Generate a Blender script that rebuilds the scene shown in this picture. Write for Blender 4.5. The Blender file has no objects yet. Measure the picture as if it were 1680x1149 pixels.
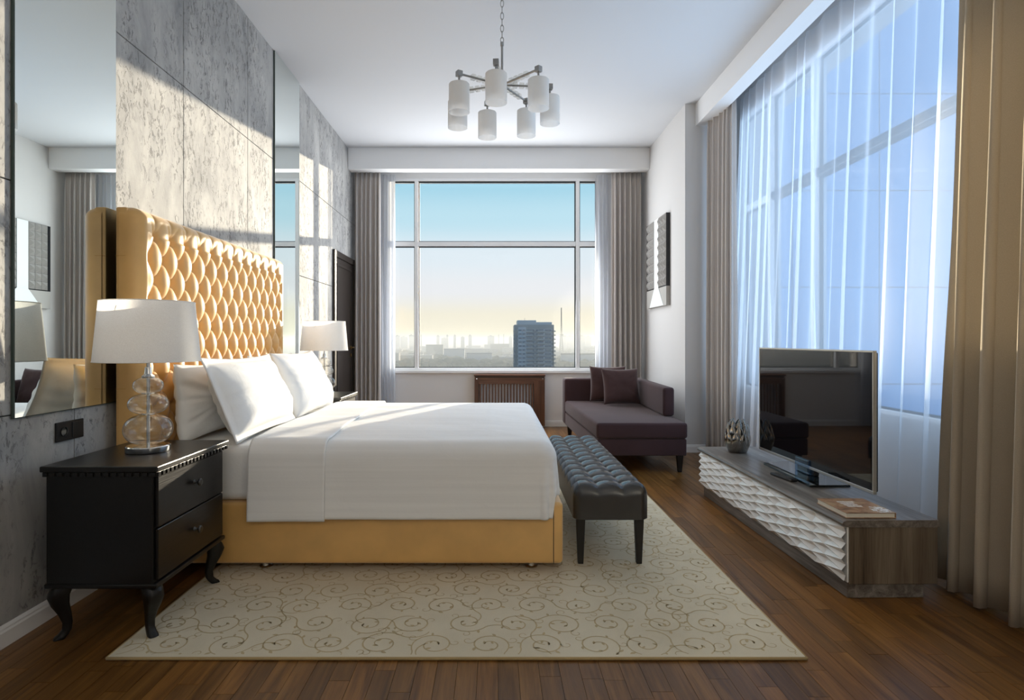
import bpy, bmesh, math, random
from mathutils import Vector, Matrix, noise

random.seed(7)
S = bpy.context.scene
COL = S.collection
PI = math.pi

# ------------------------------------------------------------------ camera
cam = bpy.data.objects.new('camera', bpy.data.cameras.new('camera'))
COL.objects.link(cam)
cam.location = (0, 0, 1.2)
cam.rotation_euler = (PI / 2, 0, 0)
cam.data.sensor_width = 36.0
cam.data.lens = 976.0 / 1680.0 * 36.0
cam.data.shift_x = 28.0 / 1680.0
cam.data.shift_y = -16.5 / 1680.0
cam.data.clip_start = 0.05
cam.data.clip_end = 20000
S.camera = cam

# ------------------------------------------------------------------ colour management / exposure
S.view_settings.view_transform = 'Standard'
S.view_settings.look = 'None'
S.view_settings.gamma = 1.0
S.view_settings.use_curve_mapping = False
S.view_settings.exposure = 0.0
S.cycles.max_bounces = 10
S.cycles.diffuse_bounces = 5
S.cycles.glossy_bounces = 6
S.cycles.volume_bounces = 2
S.cycles.transparent_max_bounces = 24
S.cycles.sample_clamp_indirect = 6.0
S.cycles.caustics_reflective = False
S.cycles.caustics_refractive = False

# ------------------------------------------------------------------ world sky
SUN_TRAVEL = Vector((-0.45, -1.0, -0.145)).normalized()
W = bpy.data.worlds.new('evening_sky')
S.world = W
W.use_nodes = True
wn, wl = W.node_tree.nodes, W.node_tree.links
wn.clear()
w_out = wn.new('ShaderNodeOutputWorld')
w_bg = wn.new('ShaderNodeBackground')
w_bg.inputs['Strength'].default_value = 1.0
w_tc = wn.new('ShaderNodeTexCoord')
w_sep = wn.new('ShaderNodeSeparateXYZ')
wl.new(w_tc.outputs['Generated'], w_sep.inputs[0])


def w_ramp(stops):
    r = wn.new('ShaderNodeValToRGB')
    r.color_ramp.interpolation = 'EASE'
    el = r.color_ramp.elements
    while len(el) > 1:
        el.remove(el[-1])
    el[0].position, el[0].color = stops[0][0], (*stops[0][1], 1)
    for p, c in stops[1:]:
        e = el.new(p)
        e.color = (*c, 1)
    wl.new(w_sep.outputs['Z'], r.inputs[0])
    return r


r_sun = w_ramp([(0.0, (0.98, 0.89, 0.66)), (0.035, (0.96, 0.90, 0.74)), (0.085, (0.89, 0.90, 0.93)),
                (0.14, (0.80, 0.89, 0.96)), (0.20, (0.55, 0.80, 0.92)), (0.27, (0.34, 0.66, 0.83)),
                (0.5, (0.16, 0.36, 0.62)), (1.0, (0.08, 0.20, 0.45))])
r_anti = w_ramp([(0.0, (0.34, 0.50, 0.78)), (0.08, (0.36, 0.56, 0.86)), (0.25, (0.26, 0.47, 0.78)),
                 (0.5, (0.15, 0.34, 0.62)), (1.0, (0.08, 0.20, 0.45))])
w_dot = wn.new('ShaderNodeVectorMath')
w_dot.operation = 'DOT_PRODUCT'
w_dot.inputs[1].default_value = (0.2, 0.98, 0)
wl.new(w_tc.outputs['Generated'], w_dot.inputs[0])
w_map = wn.new('ShaderNodeMapRange')
w_map.interpolation_type = 'SMOOTHSTEP'
w_map.inputs['From Min'].default_value = -0.35
w_map.inputs['From Max'].default_value = 0.75
wl.new(w_dot.outputs['Value'], w_map.inputs['Value'])
w_mix = wn.new('ShaderNodeMixRGB')
wl.new(w_map.outputs[0], w_mix.inputs[0])
wl.new(r_anti.outputs[0], w_mix.inputs[1])
wl.new(r_sun.outputs[0], w_mix.inputs[2])
wl.new(w_mix.outputs[0], w_bg.inputs['Color'])
wl.new(w_bg.outputs[0], w_out.inputs[0])


def lamp(name, kind, energy, color, loc=(0, 0, 0), direction=(0, 0, -1), **kw):
    d = bpy.data.lights.new(name, kind)
    d.energy = energy
    d.color = color
    for k, v in kw.items():
        setattr(d, k, v)
    o = bpy.data.objects.new(name, d)
    COL.objects.link(o)
    o.location = loc
    o.rotation_euler = Vector(direction).to_track_quat('-Z', 'Y').to_euler()
    return o


lamp('low_sun', 'SUN', 8.5, (1.0, 0.86, 0.66), direction=SUN_TRAVEL, angle=math.radians(0.6))
# daylight pouring in through the two glazed walls
dl1 = lamp('daylight_far_window', 'AREA', 135, (0.96, 0.98, 1.0), (0.0, 8.2, 2.12), (0, -1, -0.08),
           shape='RECTANGLE', size=2.7, size_y=2.55)
dl2 = lamp('daylight_side_window', 'AREA', 92, (0.52, 0.74, 1.0), (2.515, 3.7, 2.1), (-1, 0, -0.02),
           shape='RECTANGLE', size=4.6, size_y=2.6)
# added warm fill behind the camera, lifts the surfaces facing it
fill = lamp('rear_fill', 'AREA', 42, (1.0, 0.93, 0.84), (-0.1, -1.45, 2.75), (0, 1, 0.40), shape='RECTANGLE', size=3.4, size_y=1.6)
for d in (dl1, dl2, fill):
    d.visible_camera = False
    d.visible_glossy = False
# sun glint thrown back by a glazed block across the city
glint = lamp('sun_glint', 'SPOT', 400000, (1.0, 0.88, 0.68), (0.85 - 8.0, 48.25, 1.66 - 0.8), (0.2, -1, 0.02),
     spot_size=2 * math.atan(0.79 / 40.8), spot_blend=0.06, shadow_soft_size=0.2)

glint.visible_glossy = False

# ------------------------------------------------------------------ helpers
ORG = {}


class MB:
    """collects shapes in world coordinates, links them as one mesh"""

    def __init__(self):
        self.bm = bmesh.new()

    def _merge(self, other, M=None):
        me = bpy.data.meshes.new('tmp')
        if M is not None:
            bmesh.ops.transform(other, matrix=M, verts=other.verts)
        other.to_mesh(me)
        other.free()
        self.bm.from_mesh(me)
        bpy.data.meshes.remove(me)

    def box(self, x0, x1, y0, y1, z0, z1, bevel=0.0, seg=2, M=None):
        b = bmesh.new()
        bmesh.ops.create_cube(b, size=1.0)
        for v in b.verts:
            v.co = Vector((x0 + (v.co.x + .5) * (x1 - x0), y0 + (v.co.y + .5) * (y1 - y0), z0 + (v.co.z + .5) * (z1 - z0)))
        if bevel > 0:
            bmesh.ops.bevel(b, geom=b.edges[:], offset=bevel, segments=seg, profile=0.5, affect='EDGES')
        self._merge(b, M)
        return self

    def grid(self, f, nu, nv, closed_u=False, closed_v=False):
        bm = self.bm
        vs = [[bm.verts.new(f(i, j)) for j in range(nv)] for i in range(nu)]
        for i in range(nu if closed_u else nu - 1):
            for j in range(nv if closed_v else nv - 1):
                a, b = vs[i][j], vs[(i + 1) % nu][j]
                c, d = vs[(i + 1) % nu][(j + 1) % nv], vs[i][(j + 1) % nv]
                try:
                    bm.faces.new((a, b, c, d))
                except ValueError:
                    pass
        return vs

    def lathe(self, prof, c=(0, 0, 0), n=32, cap=True, M=None):
        """prof: list of (r, z)"""
        b = MB()
        rings = []
        for r, z in prof:
            if r < 1e-6:
                rings.append([b.bm.verts.new((c[0], c[1], c[2] + z))])
            else:
                rings.append([b.bm.verts.new((c[0] + r * math.cos(2 * PI * k / n), c[1] + r * math.sin(2 * PI * k / n), c[2] + z))
                              for k in range(n)])
        for p, q in zip(rings, rings[1:]):
            for k in range(n):
                a0, a1 = p[k % len(p)], p[(k + 1) % len(p)]
                b0, b1 = q[k % len(q)], q[(k + 1) % len(q)]
                f = [a0, a1, b1, b0]
                u = []
                for v in f:
                    if v not in u:
                        u.append(v)
                if len(u) >= 3:
                    b.bm.faces.new(u)
        if cap:
            for rg in (rings[0], rings[-1]):
                if len(rg) > 2:
                    b.bm.faces.new(rg)
        bmesh.ops.recalc_face_normals(b.bm, faces=b.bm.faces[:])
        self._merge(b.bm, M)
        return self

    def tube(self, pts, r, n=8, closed=False):
        pts = [Vector(p) for p in pts]
        N = len(pts)
        rr = r if callable(r) else (lambda i: r)
        b = MB()
        rings = []
        up = None
        for i in range(N):
            if closed:
                t = (pts[(i + 1) % N] - pts[i - 1]).normalized()
            else:
                t = (pts[min(i + 1, N - 1)] - pts[max(i - 1, 0)]).normalized()
            if up is None:
                up = Vector((0, 0, 1)) if abs(t.z) < .9 else Vector((1, 0, 0))
            s = t.cross(up).normalized()
            up = s.cross(t).normalized()
            rings.append([b.bm.verts.new(pts[i] + (s * math.cos(2 * PI * k / n) + up * math.sin(2 * PI * k / n)) * rr(i)) for k in range(n)])
        for i in range(N if closed else N - 1):
            p, q = rings[i], rings[(i + 1) % N]
            for k in range(n):
                b.bm.faces.new((p[k], p[(k + 1) % n], q[(k + 1) % n], q[k]))
        if not closed:
            b.bm.faces.new(rings[0])
            b.bm.faces.new(rings[-1])
        bmesh.ops.recalc_face_normals(b.bm, faces=b.bm.faces[:])
        self._merge(b.bm)
        return self

    def prism(self, poly, axis, a0, a1):
        """extrude a 2D polygon along 'x','y' or 'z'"""
        def P(p, a):
            return {'x': (a, p[0], p[1]), 'y': (p[0], a, p[1]), 'z': (p[0], p[1], a)}[axis]
        b = bmesh.new()
        v0 = [b.verts.new(P(p, a0)) for p in poly]
        v1 = [b.verts.new(P(p, a1)) for p in poly]
        n = len(poly)
        b.faces.new(v0)
        b.faces.new(v1[::-1])
        for k in range(n):
            b.faces.new((v0[k], v1[k], v1[(k + 1) % n], v0[(k + 1) % n]))
        bmesh.ops.recalc_face_normals(b, faces=b.faces[:])
        self._merge(b)
        return self

    def map(self, fn):
        for v in self.bm.verts:
            v.co = fn(v.co)
        return self

    def build(self, name, mat, parent=None, smooth=False, sharp=None, solid=0.0, merge=False):
        if merge:
            bmesh.ops.remove_doubles(self.bm, verts=self.bm.verts[:], dist=1e-5)
            bmesh.ops.recalc_face_normals(self.bm, faces=self.bm.faces[:])
        org = ORG.get(parent.name, Vector()) if parent else Vector()
        if org.length > 0:
            bmesh.ops.translate(self.bm, vec=-org, verts=self.bm.verts[:])
        me = bpy.data.meshes.new(name)
        if smooth:
            for f in self.bm.faces:
                f.smooth = True
            if sharp:
                a = math.radians(sharp)
                for e in self.bm.edges:
                    if len(e.link_faces) == 2 and e.calc_face_angle(0) > a:
                        e.smooth = False
        self.bm.to_mesh(me)
        self.bm.free()
        me.materials.append(mat)
        o = bpy.data.objects.new(name, me)
        COL.objects.link(o)
        if parent:
            o.parent = parent
            ORG[o.name] = org
        if solid:
            m = o.modifiers.new('thickness', 'SOLIDIFY')
            m.thickness = solid
            m.offset = 0
        return o


def tag(o, label, cat, group=None):
    o['label'] = label
    o['category'] = cat
    if group:
        o['group'] = group
    return o


def thing(name, loc, label, cat, group=None):
    o = bpy.data.objects.new(name, None)
    COL.objects.link(o)
    o.location = loc
    o.empty_display_size = 0.1
    ORG[o.name] = Vector(loc)
    return tag(o, label, cat, group)


def struct(o):
    o['kind'] = 'structure'
    return o


def dup(o, parent=None, offset=None):
    c = o.copy()
    COL.objects.link(c)
    if parent:
        c.parent = parent
    if offset:
        c.location = Vector(o.location) + Vector(offset)
    for ch in list(o.children):
        dup(ch, c)
    return c


# ------------------------------------------------------------------ materials
MATS = {}


class NT:
    def __init__(self, name):
        self.m = bpy.data.materials.new(name)
        self.m.use_nodes = True
        self.t = self.m.node_tree
        self.n, self.l = self.t.nodes, self.t.links
        self.b = self.n['Principled BSDF']
        self.o = self.n['Material Output']

    def new(self, kind, **kw):
        n = self.n.new(kind)
        for k, v in kw.items():
            if isinstance(k, str) and hasattr(n, k) and k not in n.inputs:
                setattr(n, k, v)
        return n

    def noise(self, vec, scale, detail=4, rough=.55, dist=0.0):
        n = self.n.new('ShaderNodeTexNoise')
        n.inputs['Scale'].default_value = scale
        n.inputs['Detail'].default_value = detail
        n.inputs['Roughness'].default_value = rough
        n.inputs['Distortion'].default_value = dist
        self.l.new(vec, n.inputs['Vector'])
        return n.outputs['Fac']

    def pos(self, scale=(1, 1, 1), rot=(0, 0, 0), world=False):
        if world:
            src = self.n.new('ShaderNodeNewGeometry').outputs['Position']
        else:
            src = self.n.new('ShaderNodeTexCoord').outputs['Object']
        m = self.n.new('ShaderNodeMapping')
        m.inputs['Scale'].default_value = scale
        m.inputs['Rotation'].default_value = rot
        self.l.new(src, m.inputs['Vector'])
        return m.outputs['Vector']

    def ramp(self, fac, stops, interp='LINEAR'):
        r = self.n.new('ShaderNodeValToRGB')
        r.color_ramp.interpolation = interp
        el = r.color_ramp.elements
        while len(el) > 1:
            el.remove(el[-1])
        el[0].position, el[0].color = stops[0][0], (*stops[0][1], 1)
        for p, c in stops[1:]:
            e = el.new(p)
            e.color = (*c, 1)
        self.l.new(fac, r.inputs[0])
        return r.outputs[0]

    def mix(self, fac, a, b, mode='MIX'):
        m = self.n.new('ShaderNodeMixRGB')
        m.blend_type = mode
        for s, v in ((0, fac), (1, a), (2, b)):
            if isinstance(v, (int, float)):
                m.inputs[s].default_value = v
            elif isinstance(v, tuple):
                m.inputs[s].default_value = (*v, 1)
            else:
                self.l.new(v, m.inputs[s])
        return m.outputs[0]

    def math(self, op, a, b=0.0, clamp=False):
        m = self.n.new('ShaderNodeMath')
        m.operation = op
        m.use_clamp = clamp
        for s, v in ((0, a), (1, b)):
            if isinstance(v, (int, float)):
                m.inputs[s].default_value = v
            else:
                self.l.new(v, m.inputs[s])
        return m.outputs[0]

    def bump(self, h, strength=.3, dist=.01):
        b = self.n.new('ShaderNodeBump')
        b.inputs['Strength'].default_value = strength
        b.inputs['Distance'].default_value = dist
        self.l.new(h, b.inputs['Height'])
        self.l.new(b.outputs[0], self.b.inputs['Normal'])
        return b

    def set(self, **kw):
        for k, v in kw.items():
            k = k.replace('_', ' ')
            s = self.b.inputs[k]
            if isinstance(v, tuple):
                s.default_value = (*v, 1) if len(v) == 3 else v
            elif isinstance(v, (int, float)):
                s.default_value = v
            else:
                self.l.new(v, s)
        return self


def simple(name, col, rough=.5, metal=0.0, **kw):
    n = NT(name)
    n.set(Base_Color=col, Roughness=rough, Metallic=metal, **kw)
    MATS[name] = n.m
    return n.m


def fabric(name, col, var=.08, scale=420, rough=.9, sheen=.2, bump=.25):
    n = NT(name)
    p = n.pos()
    w = n.noise(p, scale, 2)
    big = n.noise(p, 3.0, 3)
    f = n.mix(.5, w, big)
    dark = tuple(c * (1 - var * 2) for c in col)
    lite = tuple(min(1, c * (1 + var * 2)) for c in col)
    c = n.ramp(f, [(.3, dark), (.7, lite)])
    n.set(Base_Color=c, Roughness=rough, Sheen_Weight=sheen, Specular_IOR_Level=.2)
    n.bump(w, bump, .002)
    return n.m


def m_concrete():
    n = NT('board_formed_concrete')
    p = n.pos(world=True)
    ps = n.pos(scale=(1, 1, .35), world=True)
    cloud = n.noise(p, 1.6, 6, .6)
    streak = n.noise(ps, 6.0, 6, .65, .6)
    base = n.ramp(n.mix(.55, cloud, streak), [(.30, (.20, .205, .21)), (.48, (.33, .33, .325)), (.62, (.45, .445, .43)), (.8, (.55, .54, .52))])
    pit = n.noise(n.pos(scale=(1, 1, .55), world=True), 36, 5, .72, .6)
    mask = n.noise(n.pos(scale=(1, 1, .4), world=True), 4.2, 3, .6, .8)
    pm = n.math('MULTIPLY', n.ramp(pit, [(.53, (0, 0, 0)), (.61, (1, 1, 1))]), n.ramp(mask, [(.40, (0, 0, 0)), (.56, (1, 1, 1))]))
    col = n.mix(n.math('MULTIPLY', pm, .75), base, (.13, .13, .13))
    fine = n.noise(p, 70, 4, .6)
    h = n.math('SUBTRACT', n.math('MULTIPLY', n.mix(.5, streak, fine), .35), pm)
    n.set(Base_Color=col, Roughness=.72, Specular_IOR_Level=.35)
    n.bump(h, .55, .006)
    return n.m


def wood(name, stops, along=1, ring=16, rough=.4, bump=.15, tone=False, world=True, coat=0.0, spec=.5, pore=.5):
    n = NT(name)
    sc = [9, 9, 9]
    sc[along] = .55
    p = n.pos(scale=tuple(sc), world=world)
    if tone:
        at = n.n.new('ShaderNodeAttribute')
        at.attribute_name = 'tone'
        add = n.n.new('ShaderNodeVectorMath')
        add.operation = 'ADD'
        cmb = n.n.new('ShaderNodeCombineXYZ')
        t50 = n.math('MULTIPLY', at.outputs['Fac'], 57.0)
        for k in range(3):
            n.l.new(t50, cmb.inputs[k])
        n.l.new(p, add.inputs[0])
        n.l.new(cmb.outputs[0], add.inputs[1])
        p = add.outputs[0]
    g = n.noise(p, ring / 9.0, 6, .6, 1.1)
    sc2 = [140, 140, 140]
    sc2[along] = 5
    fine = n.noise(n.pos(scale=tuple(sc2), world=world), 1.0, 3, .6)
    f = n.mix(.35, g, fine)
    c = n.ramp(f, stops)
    if tone:
        tv = n.ramp(at.outputs['Fac'], [(0, (.76, .74, .72)), (.5, (1.0, 1.0, 1.0)), (1, (1.28, 1.22, 1.12))])
        c = n.mix(1.0, c, tv, 'MULTIPLY')
    c = n.mix(n.math('MULTIPLY', n.ramp(fine, [(.52, (0, 0, 0)), (.70, (1, 1, 1))]), pore), c, n.mix(1.0, c, (.45, .42, .40), 'MULTIPLY'))
    n.set(Base_Color=c, Roughness=rough, Specular_IOR_Level=spec, Coat_Weight=coat, Coat_Roughness=.2)
    n.bump(fine, bump, .002)
    return n.m


def leather(name, col, rough=.42, scale=260, spec=.5, var=.10, coat=0.0):
    n = NT(name)
    p = n.pos()
    v = n.n.new('ShaderNodeTexVoronoi')
    v.inputs['Scale'].default_value = scale
    n.l.new(p, v.inputs['Vector'])
    big = n.noise(p, 5, 3)
    c = n.ramp(big, [(.3, tuple(x * (1 - var) for x in col)), (.7, tuple(min(1, x * (1 + var)) for x in col))])
    n.set(Base_Color=c, Roughness=rough, Specular_IOR_Level=spec)
    n.set(Coat_Weight=coat, Coat_Roughness=.5, Sheen_Weight=coat, Sheen_Roughness=.4)
    n.bump(v.outputs['Distance'], .12, .001)
    return n.m


def thin_glass(name, tint=(1, 1, 1), ior=1.45, rough=0.0, extra=0.0, power=5.0):
    n = NT(name)
    n.n.remove(n.b)
    tr = n.n.new('ShaderNodeBsdfTransparent')
    tr.inputs[0].default_value = (*tint, 1)
    gl = n.n.new('ShaderNodeBsdfGlossy')
    gl.inputs['Roughness'].default_value = rough
    lw = n.n.new('ShaderNodeLayerWeight')      # Schlick reflectance, the same from both sides of the sheet
    lw.inputs[0].default_value = .5
    f0 = ((ior - 1) / (ior + 1)) ** 2 * 1.6 + extra
    fac = n.math('ADD', n.math('MULTIPLY', n.math('POWER', lw.outputs['Facing'], power), 1 - f0), f0, True)
    mx = n.n.new('ShaderNodeMixShader')
    n.l.new(fac, mx.inputs[0])
    n.l.new(tr.outputs[0], mx.inputs[1])
    n.l.new(gl.outputs[0], mx.inputs[2])
    n.l.new(mx.outputs[0], n.o.inputs[0])
    return n.m


def cloth_translucent(name, col, transl=.35, weave=500):
    n = NT(name)
    p = n.pos()
    w = n.noise(p, weave, 2)
    c = n.ramp(w, [(.3, tuple(x * .88 for x in col)), (.7, tuple(min(1, x * 1.08) for x in col))])
    n.set(Base_Color=c, Roughness=.85, Specular_IOR_Level=.15, Sheen_Weight=.15)
    n.bump(w, .12, .001)
    tl = n.n.new('ShaderNodeBsdfTranslucent')
    n.l.new(c, tl.inputs[0])
    mx = n.n.new('ShaderNodeMixShader')
    mx.inputs[0].default_value = transl
    n.l.new(n.b.outputs[0], mx.inputs[1])
    n.l.new(tl.outputs[0], mx.inputs[2])
    n.l.new(mx.outputs[0], n.o.inputs[0])
    return n.m


def m_sheer(name='sheer_voile', lo=.42, hi=.64, col=(.80, .83, .88)):
    n = NT(name)
    n.n.remove(n.b)
    lw = n.n.new('ShaderNodeLayerWeight')
    lw.inputs[0].default_value = .35
    op = n.n.new('ShaderNodeMapRange')
    op.inputs['To Min'].default_value = lo
    op.inputs['To Max'].default_value = hi
    n.l.new(lw.outputs['Facing'], op.inputs['Value'])
    tr = n.n.new('ShaderNodeBsdfTransparent')
    df = n.n.new('ShaderNodeBsdfDiffuse')
    df.inputs[0].default_value = (*col, 1)
    tl = n.n.new('ShaderNodeBsdfTranslucent')
    tl.inputs[0].default_value = (*col, 1)
    a = n.n.new('ShaderNodeMixShader')
    a.inputs[0].default_value = .5
    n.l.new(df.outputs[0], a.inputs[1])
    n.l.new(tl.outputs[0], a.inputs[2])
    b = n.n.new('ShaderNodeMixShader')
    n.l.new(op.outputs[0], b.inputs[0])
    n.l.new(tr.outputs[0], b.inputs[1])
    n.l.new(a.outputs[0], b.inputs[2])
    n.l.new(b.outputs[0], n.o.inputs[0])
    return n.m


def m_linen(name, col=(.84, .84, .83), stripe=False):
    n = NT(name)
    p = n.pos(world=True)
    w = n.noise(p, 700, 2)
    big = n.noise(p, 9, 4, .55, .5)
    if stripe:
        sx = n.n.new('ShaderNodeTexNoise')
        sx.inputs['Scale'].default_value = 1.0
        sx.inputs['Detail'].default_value = 3
        n.l.new(n.pos(scale=(.7, 26, 38), world=True), sx.inputs['Vector'])
        f = sx.outputs['Fac']
        c = n.ramp(f, [(.35, tuple(x * .94 for x in col)), (.65, col)])
        n.set(Base_Color=c)
        h = n.math('ADD', n.math('MULTIPLY', big, 1.0), n.math('MULTIPLY', f, .25))
        n.bump(h, .22, .01)
    else:
        n.set(Base_Color=col)
        n.bump(n.math('ADD', big, n.math('MULTIPLY', w, .05)), .28, .012)
    n.set(Roughness=.8, Specular_IOR_Level=.2, Sheen_Weight=.1)
    return n.m


def plaster(name, col, rough=.85):
    n = NT(name)
    p = n.pos(world=True)
    f = n.noise(p, 160, 3)
    n.set(Base_Color=col, Roughness=rough, Specular_IOR_Level=.25)
    n.bump(f, .06, .002)
    return n.m


M = dict(
    concrete=m_concrete(),
    mortar=simple('panel_joint_dark', (.10, .10, .10), .9),
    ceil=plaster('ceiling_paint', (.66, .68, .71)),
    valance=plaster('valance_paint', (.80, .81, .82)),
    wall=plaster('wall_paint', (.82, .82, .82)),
    white=simple('white_lacquered_trim', (.84, .84, .83), .35),
    greige=plaster('greige_wall_paint', (.62, .615, .61)),
    frame=simple('white_window_frame', (.90, .91, .92), .3),
    gasket=simple('dark_window_gasket', (.02, .03, .035), .6),
    mirror=simple('silvered_mirror', (.80, .86, .84), .0, 1.0),
    mirror_edge=simple('mirror_edge_dark', (.05, .07, .06), .3),
    pane=thin_glass('window_glass', (.97, .985, .98), 1.35),
    oak=wood('brown_oak_parquet', [(.34, (.070, .027, .006)), (.46, (.138, .060, .013)), (.55, (.190, .086, .020)), (.68, (.275, .135, .036))],
             1, 20, .34, .25, True, True, 0.0, .45),
    joint=simple('floor_joint', (.04, .020, .008), .8),
    yellow=leather('mustard_leather', (.72, .42, .13), .46, 260, 1.0, coat=.5),
    button=leather('mustard_leather_button', (.62, .34, .085), .46),
    linen=m_linen('white_linen'),
    duvet=m_linen('white_striped_satin', (.86, .86, .85), True),
    black=wood('black_stained_wood', [(.3, (.003, .0027, .0025)), (.7, (.008, .007, .006))], 1, 30, .34, .4, False, False, .15, .4, .2),
    chrome=simple('polished_chrome', (.80, .81, .82), .08, 1.0),
    pewter=simple('dark_pewter', (.10, .10, .10), .3, 1.0),
    steel=simple('brushed_nickel', (.42, .42, .41), .28, 1.0),
    bulbglass=thin_glass('clear_blown_glass', (.96, .955, .93), 1.5, 0.0, .05, 3.2),
    shade=cloth_translucent('white_linen_shade', (.95, .94, .92), .5),
    opal=cloth_translucent('opal_glass_shade', (.90, .90, .89), .45, 2000),
    drape=cloth_translucent('taupe_curtain', (.72, .68, .65), .32),
    drape2=cloth_translucent('sand_curtain', (.52, .445, .335), .15),
    sheer=m_sheer(),
    sheer2=m_sheer('sheer_voile_gathered', .6, .97),
    walnut=wood('walnut_veneer', [(.36, (.048, .019, .010)), (.5, (.115, .047, .025)), (.66, (.20, .090, .048))], 0, 16, .38, .1),
    walnut_v=wood('walnut_veneer_upright', [(.36, (.048, .019, .010)), (.5, (.115, .047, .025)), (.66, (.20, .090, .048))], 2, 16, .38, .1),
    greyoak=wood('grey_oak_top', [(.36, (.075, .062, .050)), (.5, (.165, .145, .125)), (.64, (.28, .255, .225))], 1, 22, .34, .2, False, False),
    greyoak_v=wood('grey_oak_upright', [(.37, (.045, .032, .021)), (.48, (.125, .094, .064)), (.56, (.165, .130, .092)), (.66, (.24, .195, .145))], 2, 9, .42, .2, False, False),
    facet=simple('white_gloss_facets', (.80, .80, .78), .18),
    taupe=fabric('aubergine_weave', (.050, .027, .029), .12, 380, .9, .12),
    taupe2=fabric('aubergine_cushion_weave', (.064, .034, .033), .10, 420, .9, .2),
    bench=leather('charcoal_leather', (.030, .030, .029), .25, 300, .9),
    darkwood=simple('ebonised_wood', (.012, .010, .009), .4),
    rug=None,
    screen=simple('black_screen', (.004, .004, .005), .03, 0.0, IOR=1.45),
    silver=simple('silver_plastic', (.46, .46, .44), .34, .6),
    blackgloss=simple('black_glass_plate', (.006, .008, .008), .06, 0.0, IOR=1.7),
    acrylic=thin_glass('clear_acrylic', (.55, .72, .92), 1.5, .02, .05),
    vase=simple('silver_glazed_ceramic', (.34, .32, .29), .14, 1.0),
    plastic=simple('black_plastic', (.012, .012, .012), .4),
    rubber=simple('grey_rubber_key', (.10, .10, .10), .6),
    paper=simple('page_paper', (.72, .68, .58), .8),
    door=wood('dark_wenge_door', [(.3, (.016, .012, .010)), (.7, (.038, .030, .025))], 2, 18, .42, .2),
    brass=simple('brass', (.72, .47, .16), .22, 1.0),
    artgrey=simple('art_panel_grey', (.40, .39, .37), .6),
    artwhite=simple('art_panel_white', (.78, .82, .82), .5),
    artblack=simple('art_panel_black_edge', (.012, .013, .016), .5),
    artstud=simple('art_pewter_stud', (.36, .35, .335), .38, .2),
    radiator=simple('radiator_enamel', (.78, .80, .84), .35),
)


def m_rug():
    n = NT('cream_pile')
    p = n.pos(world=True)
    f = n.noise(p, 900, 2)
    b = n.noise(p, 2.5, 3)
    c = n.ramp(n.mix(.6, f, b), [(.3, (.59, .515, .36)), (.7, (.73, .65, .48))])
    n.set(Base_Color=c, Roughness=.95, Specular_IOR_Level=.1, Sheen_Weight=.2)
    n.bump(f, .5, .003)
    return n.m


M['rug'] = m_rug()
M['scroll'] = fabric('tan_scroll_pile', (.51, .40, .225), .10, 800, .95, .1)
M['binding'] = fabric('tan_rug_binding', (.42, .31, .15), .10, 600, .95, .1)


def m_bookcover():
    n = NT('printed_book_cover')
    p = n.pos()
    a = n.noise(p, 14, 5, .6, 1.0)
    c = n.ramp(a, [(.35, (.16, .085, .045)), (.5, (.36, .20, .11)), (.65, (.42, .30, .17))])
    n.set(Base_Color=c, Roughness=.35)
    return n.m


M['cover'] = m_bookcover()
M['ink'] = simple('white_cover_print', (.75, .72, .68), .4)

# ------------------------------------------------------------------ room constants
XL, XR, YF, YB, ZC = -1.926, 2.62, 8.25, -1.6, 3.72
XP, YP = 2.03, 6.35          # side wall that carries the picture, pillar corner

# ------------------------------------------------------------------ floor with strip parquet
fl = MB().box(XL - .2, XR + .2, YB - .2, YF + .2, -.12, -.014).build('floor', M['joint'])
struct(fl)
planks = []
pw = .0745
i = 0
x = XL
while x < XR:
    y = YB - random.random() * .5
    while y < YF:
        L = random.choice((.38, .46, .52, .58, .66))
        y0, y1 = max(y, YB), min(y + L, YF)
        if y1 - y0 > .03:
            planks.append((x, min(x + pw, XR), y0, y1))
        y += L
    x += pw


def plank_score(p):
    cx, cy = (p[0] + p[1]) / 2, (p[2] + p[3]) / 2
    if cy < 1.7:
        return 0
    px, py = 812 + cx / cy * 976, 558 + 1.2 / cy * 976
    if not (-30 < px < 1710 and py < 1165):
        return 0
    if -1.46 < cx < 1.17 and 2.25 < cy < 5.2:
        return 0
    if cx < -1.4 and 2.9 < cy < 8 or -1.8 < cx < .4 and cy > 3 and cy < 8:
        return 0
    if 1.68 < cx and 2.8 < cy < 6.3:
        return 0
    return (p[1] - p[0]) * (p[3] - p[2]) / cy ** 3


planks.sort(key=plank_score, reverse=True)


def plank_mesh(mb, tones, p):
    g = .0007
    nb = len(mb.bm.faces)
    dz = random.uniform(-.0004, .0)
    mb.box(p[0] + g, p[1] - g, p[2] + g, p[3] - g, -.015, dz)
    tones += [random.random()] * (len(mb.bm.faces) - nb)


def set_tone(o, tones):
    a = o.data.attributes.new('tone', 'FLOAT', 'FACE')
    a.data.foreach_set('value', tones)


for p in planks[:290]:
    mb, tn = MB(), []
    plank_mesh(mb, tn, p)
    set_tone(mb.build('plank', M['oak'], fl), tn)
mb, tn = MB(), []
for p in planks[290:]:
    plank_mesh(mb, tn, p)
o = mb.build('distant_planks', M['oak'], fl)
set_tone(o, tn)
o['kind'] = 'stuff'

# ------------------------------------------------------------------ ceiling and walls
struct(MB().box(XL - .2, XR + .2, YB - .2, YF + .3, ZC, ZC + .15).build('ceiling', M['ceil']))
struct(MB().box(XL - .2, XR + .2, YB - .2, YB, -.12, ZC).build('wall_back', M['wall']))

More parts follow.
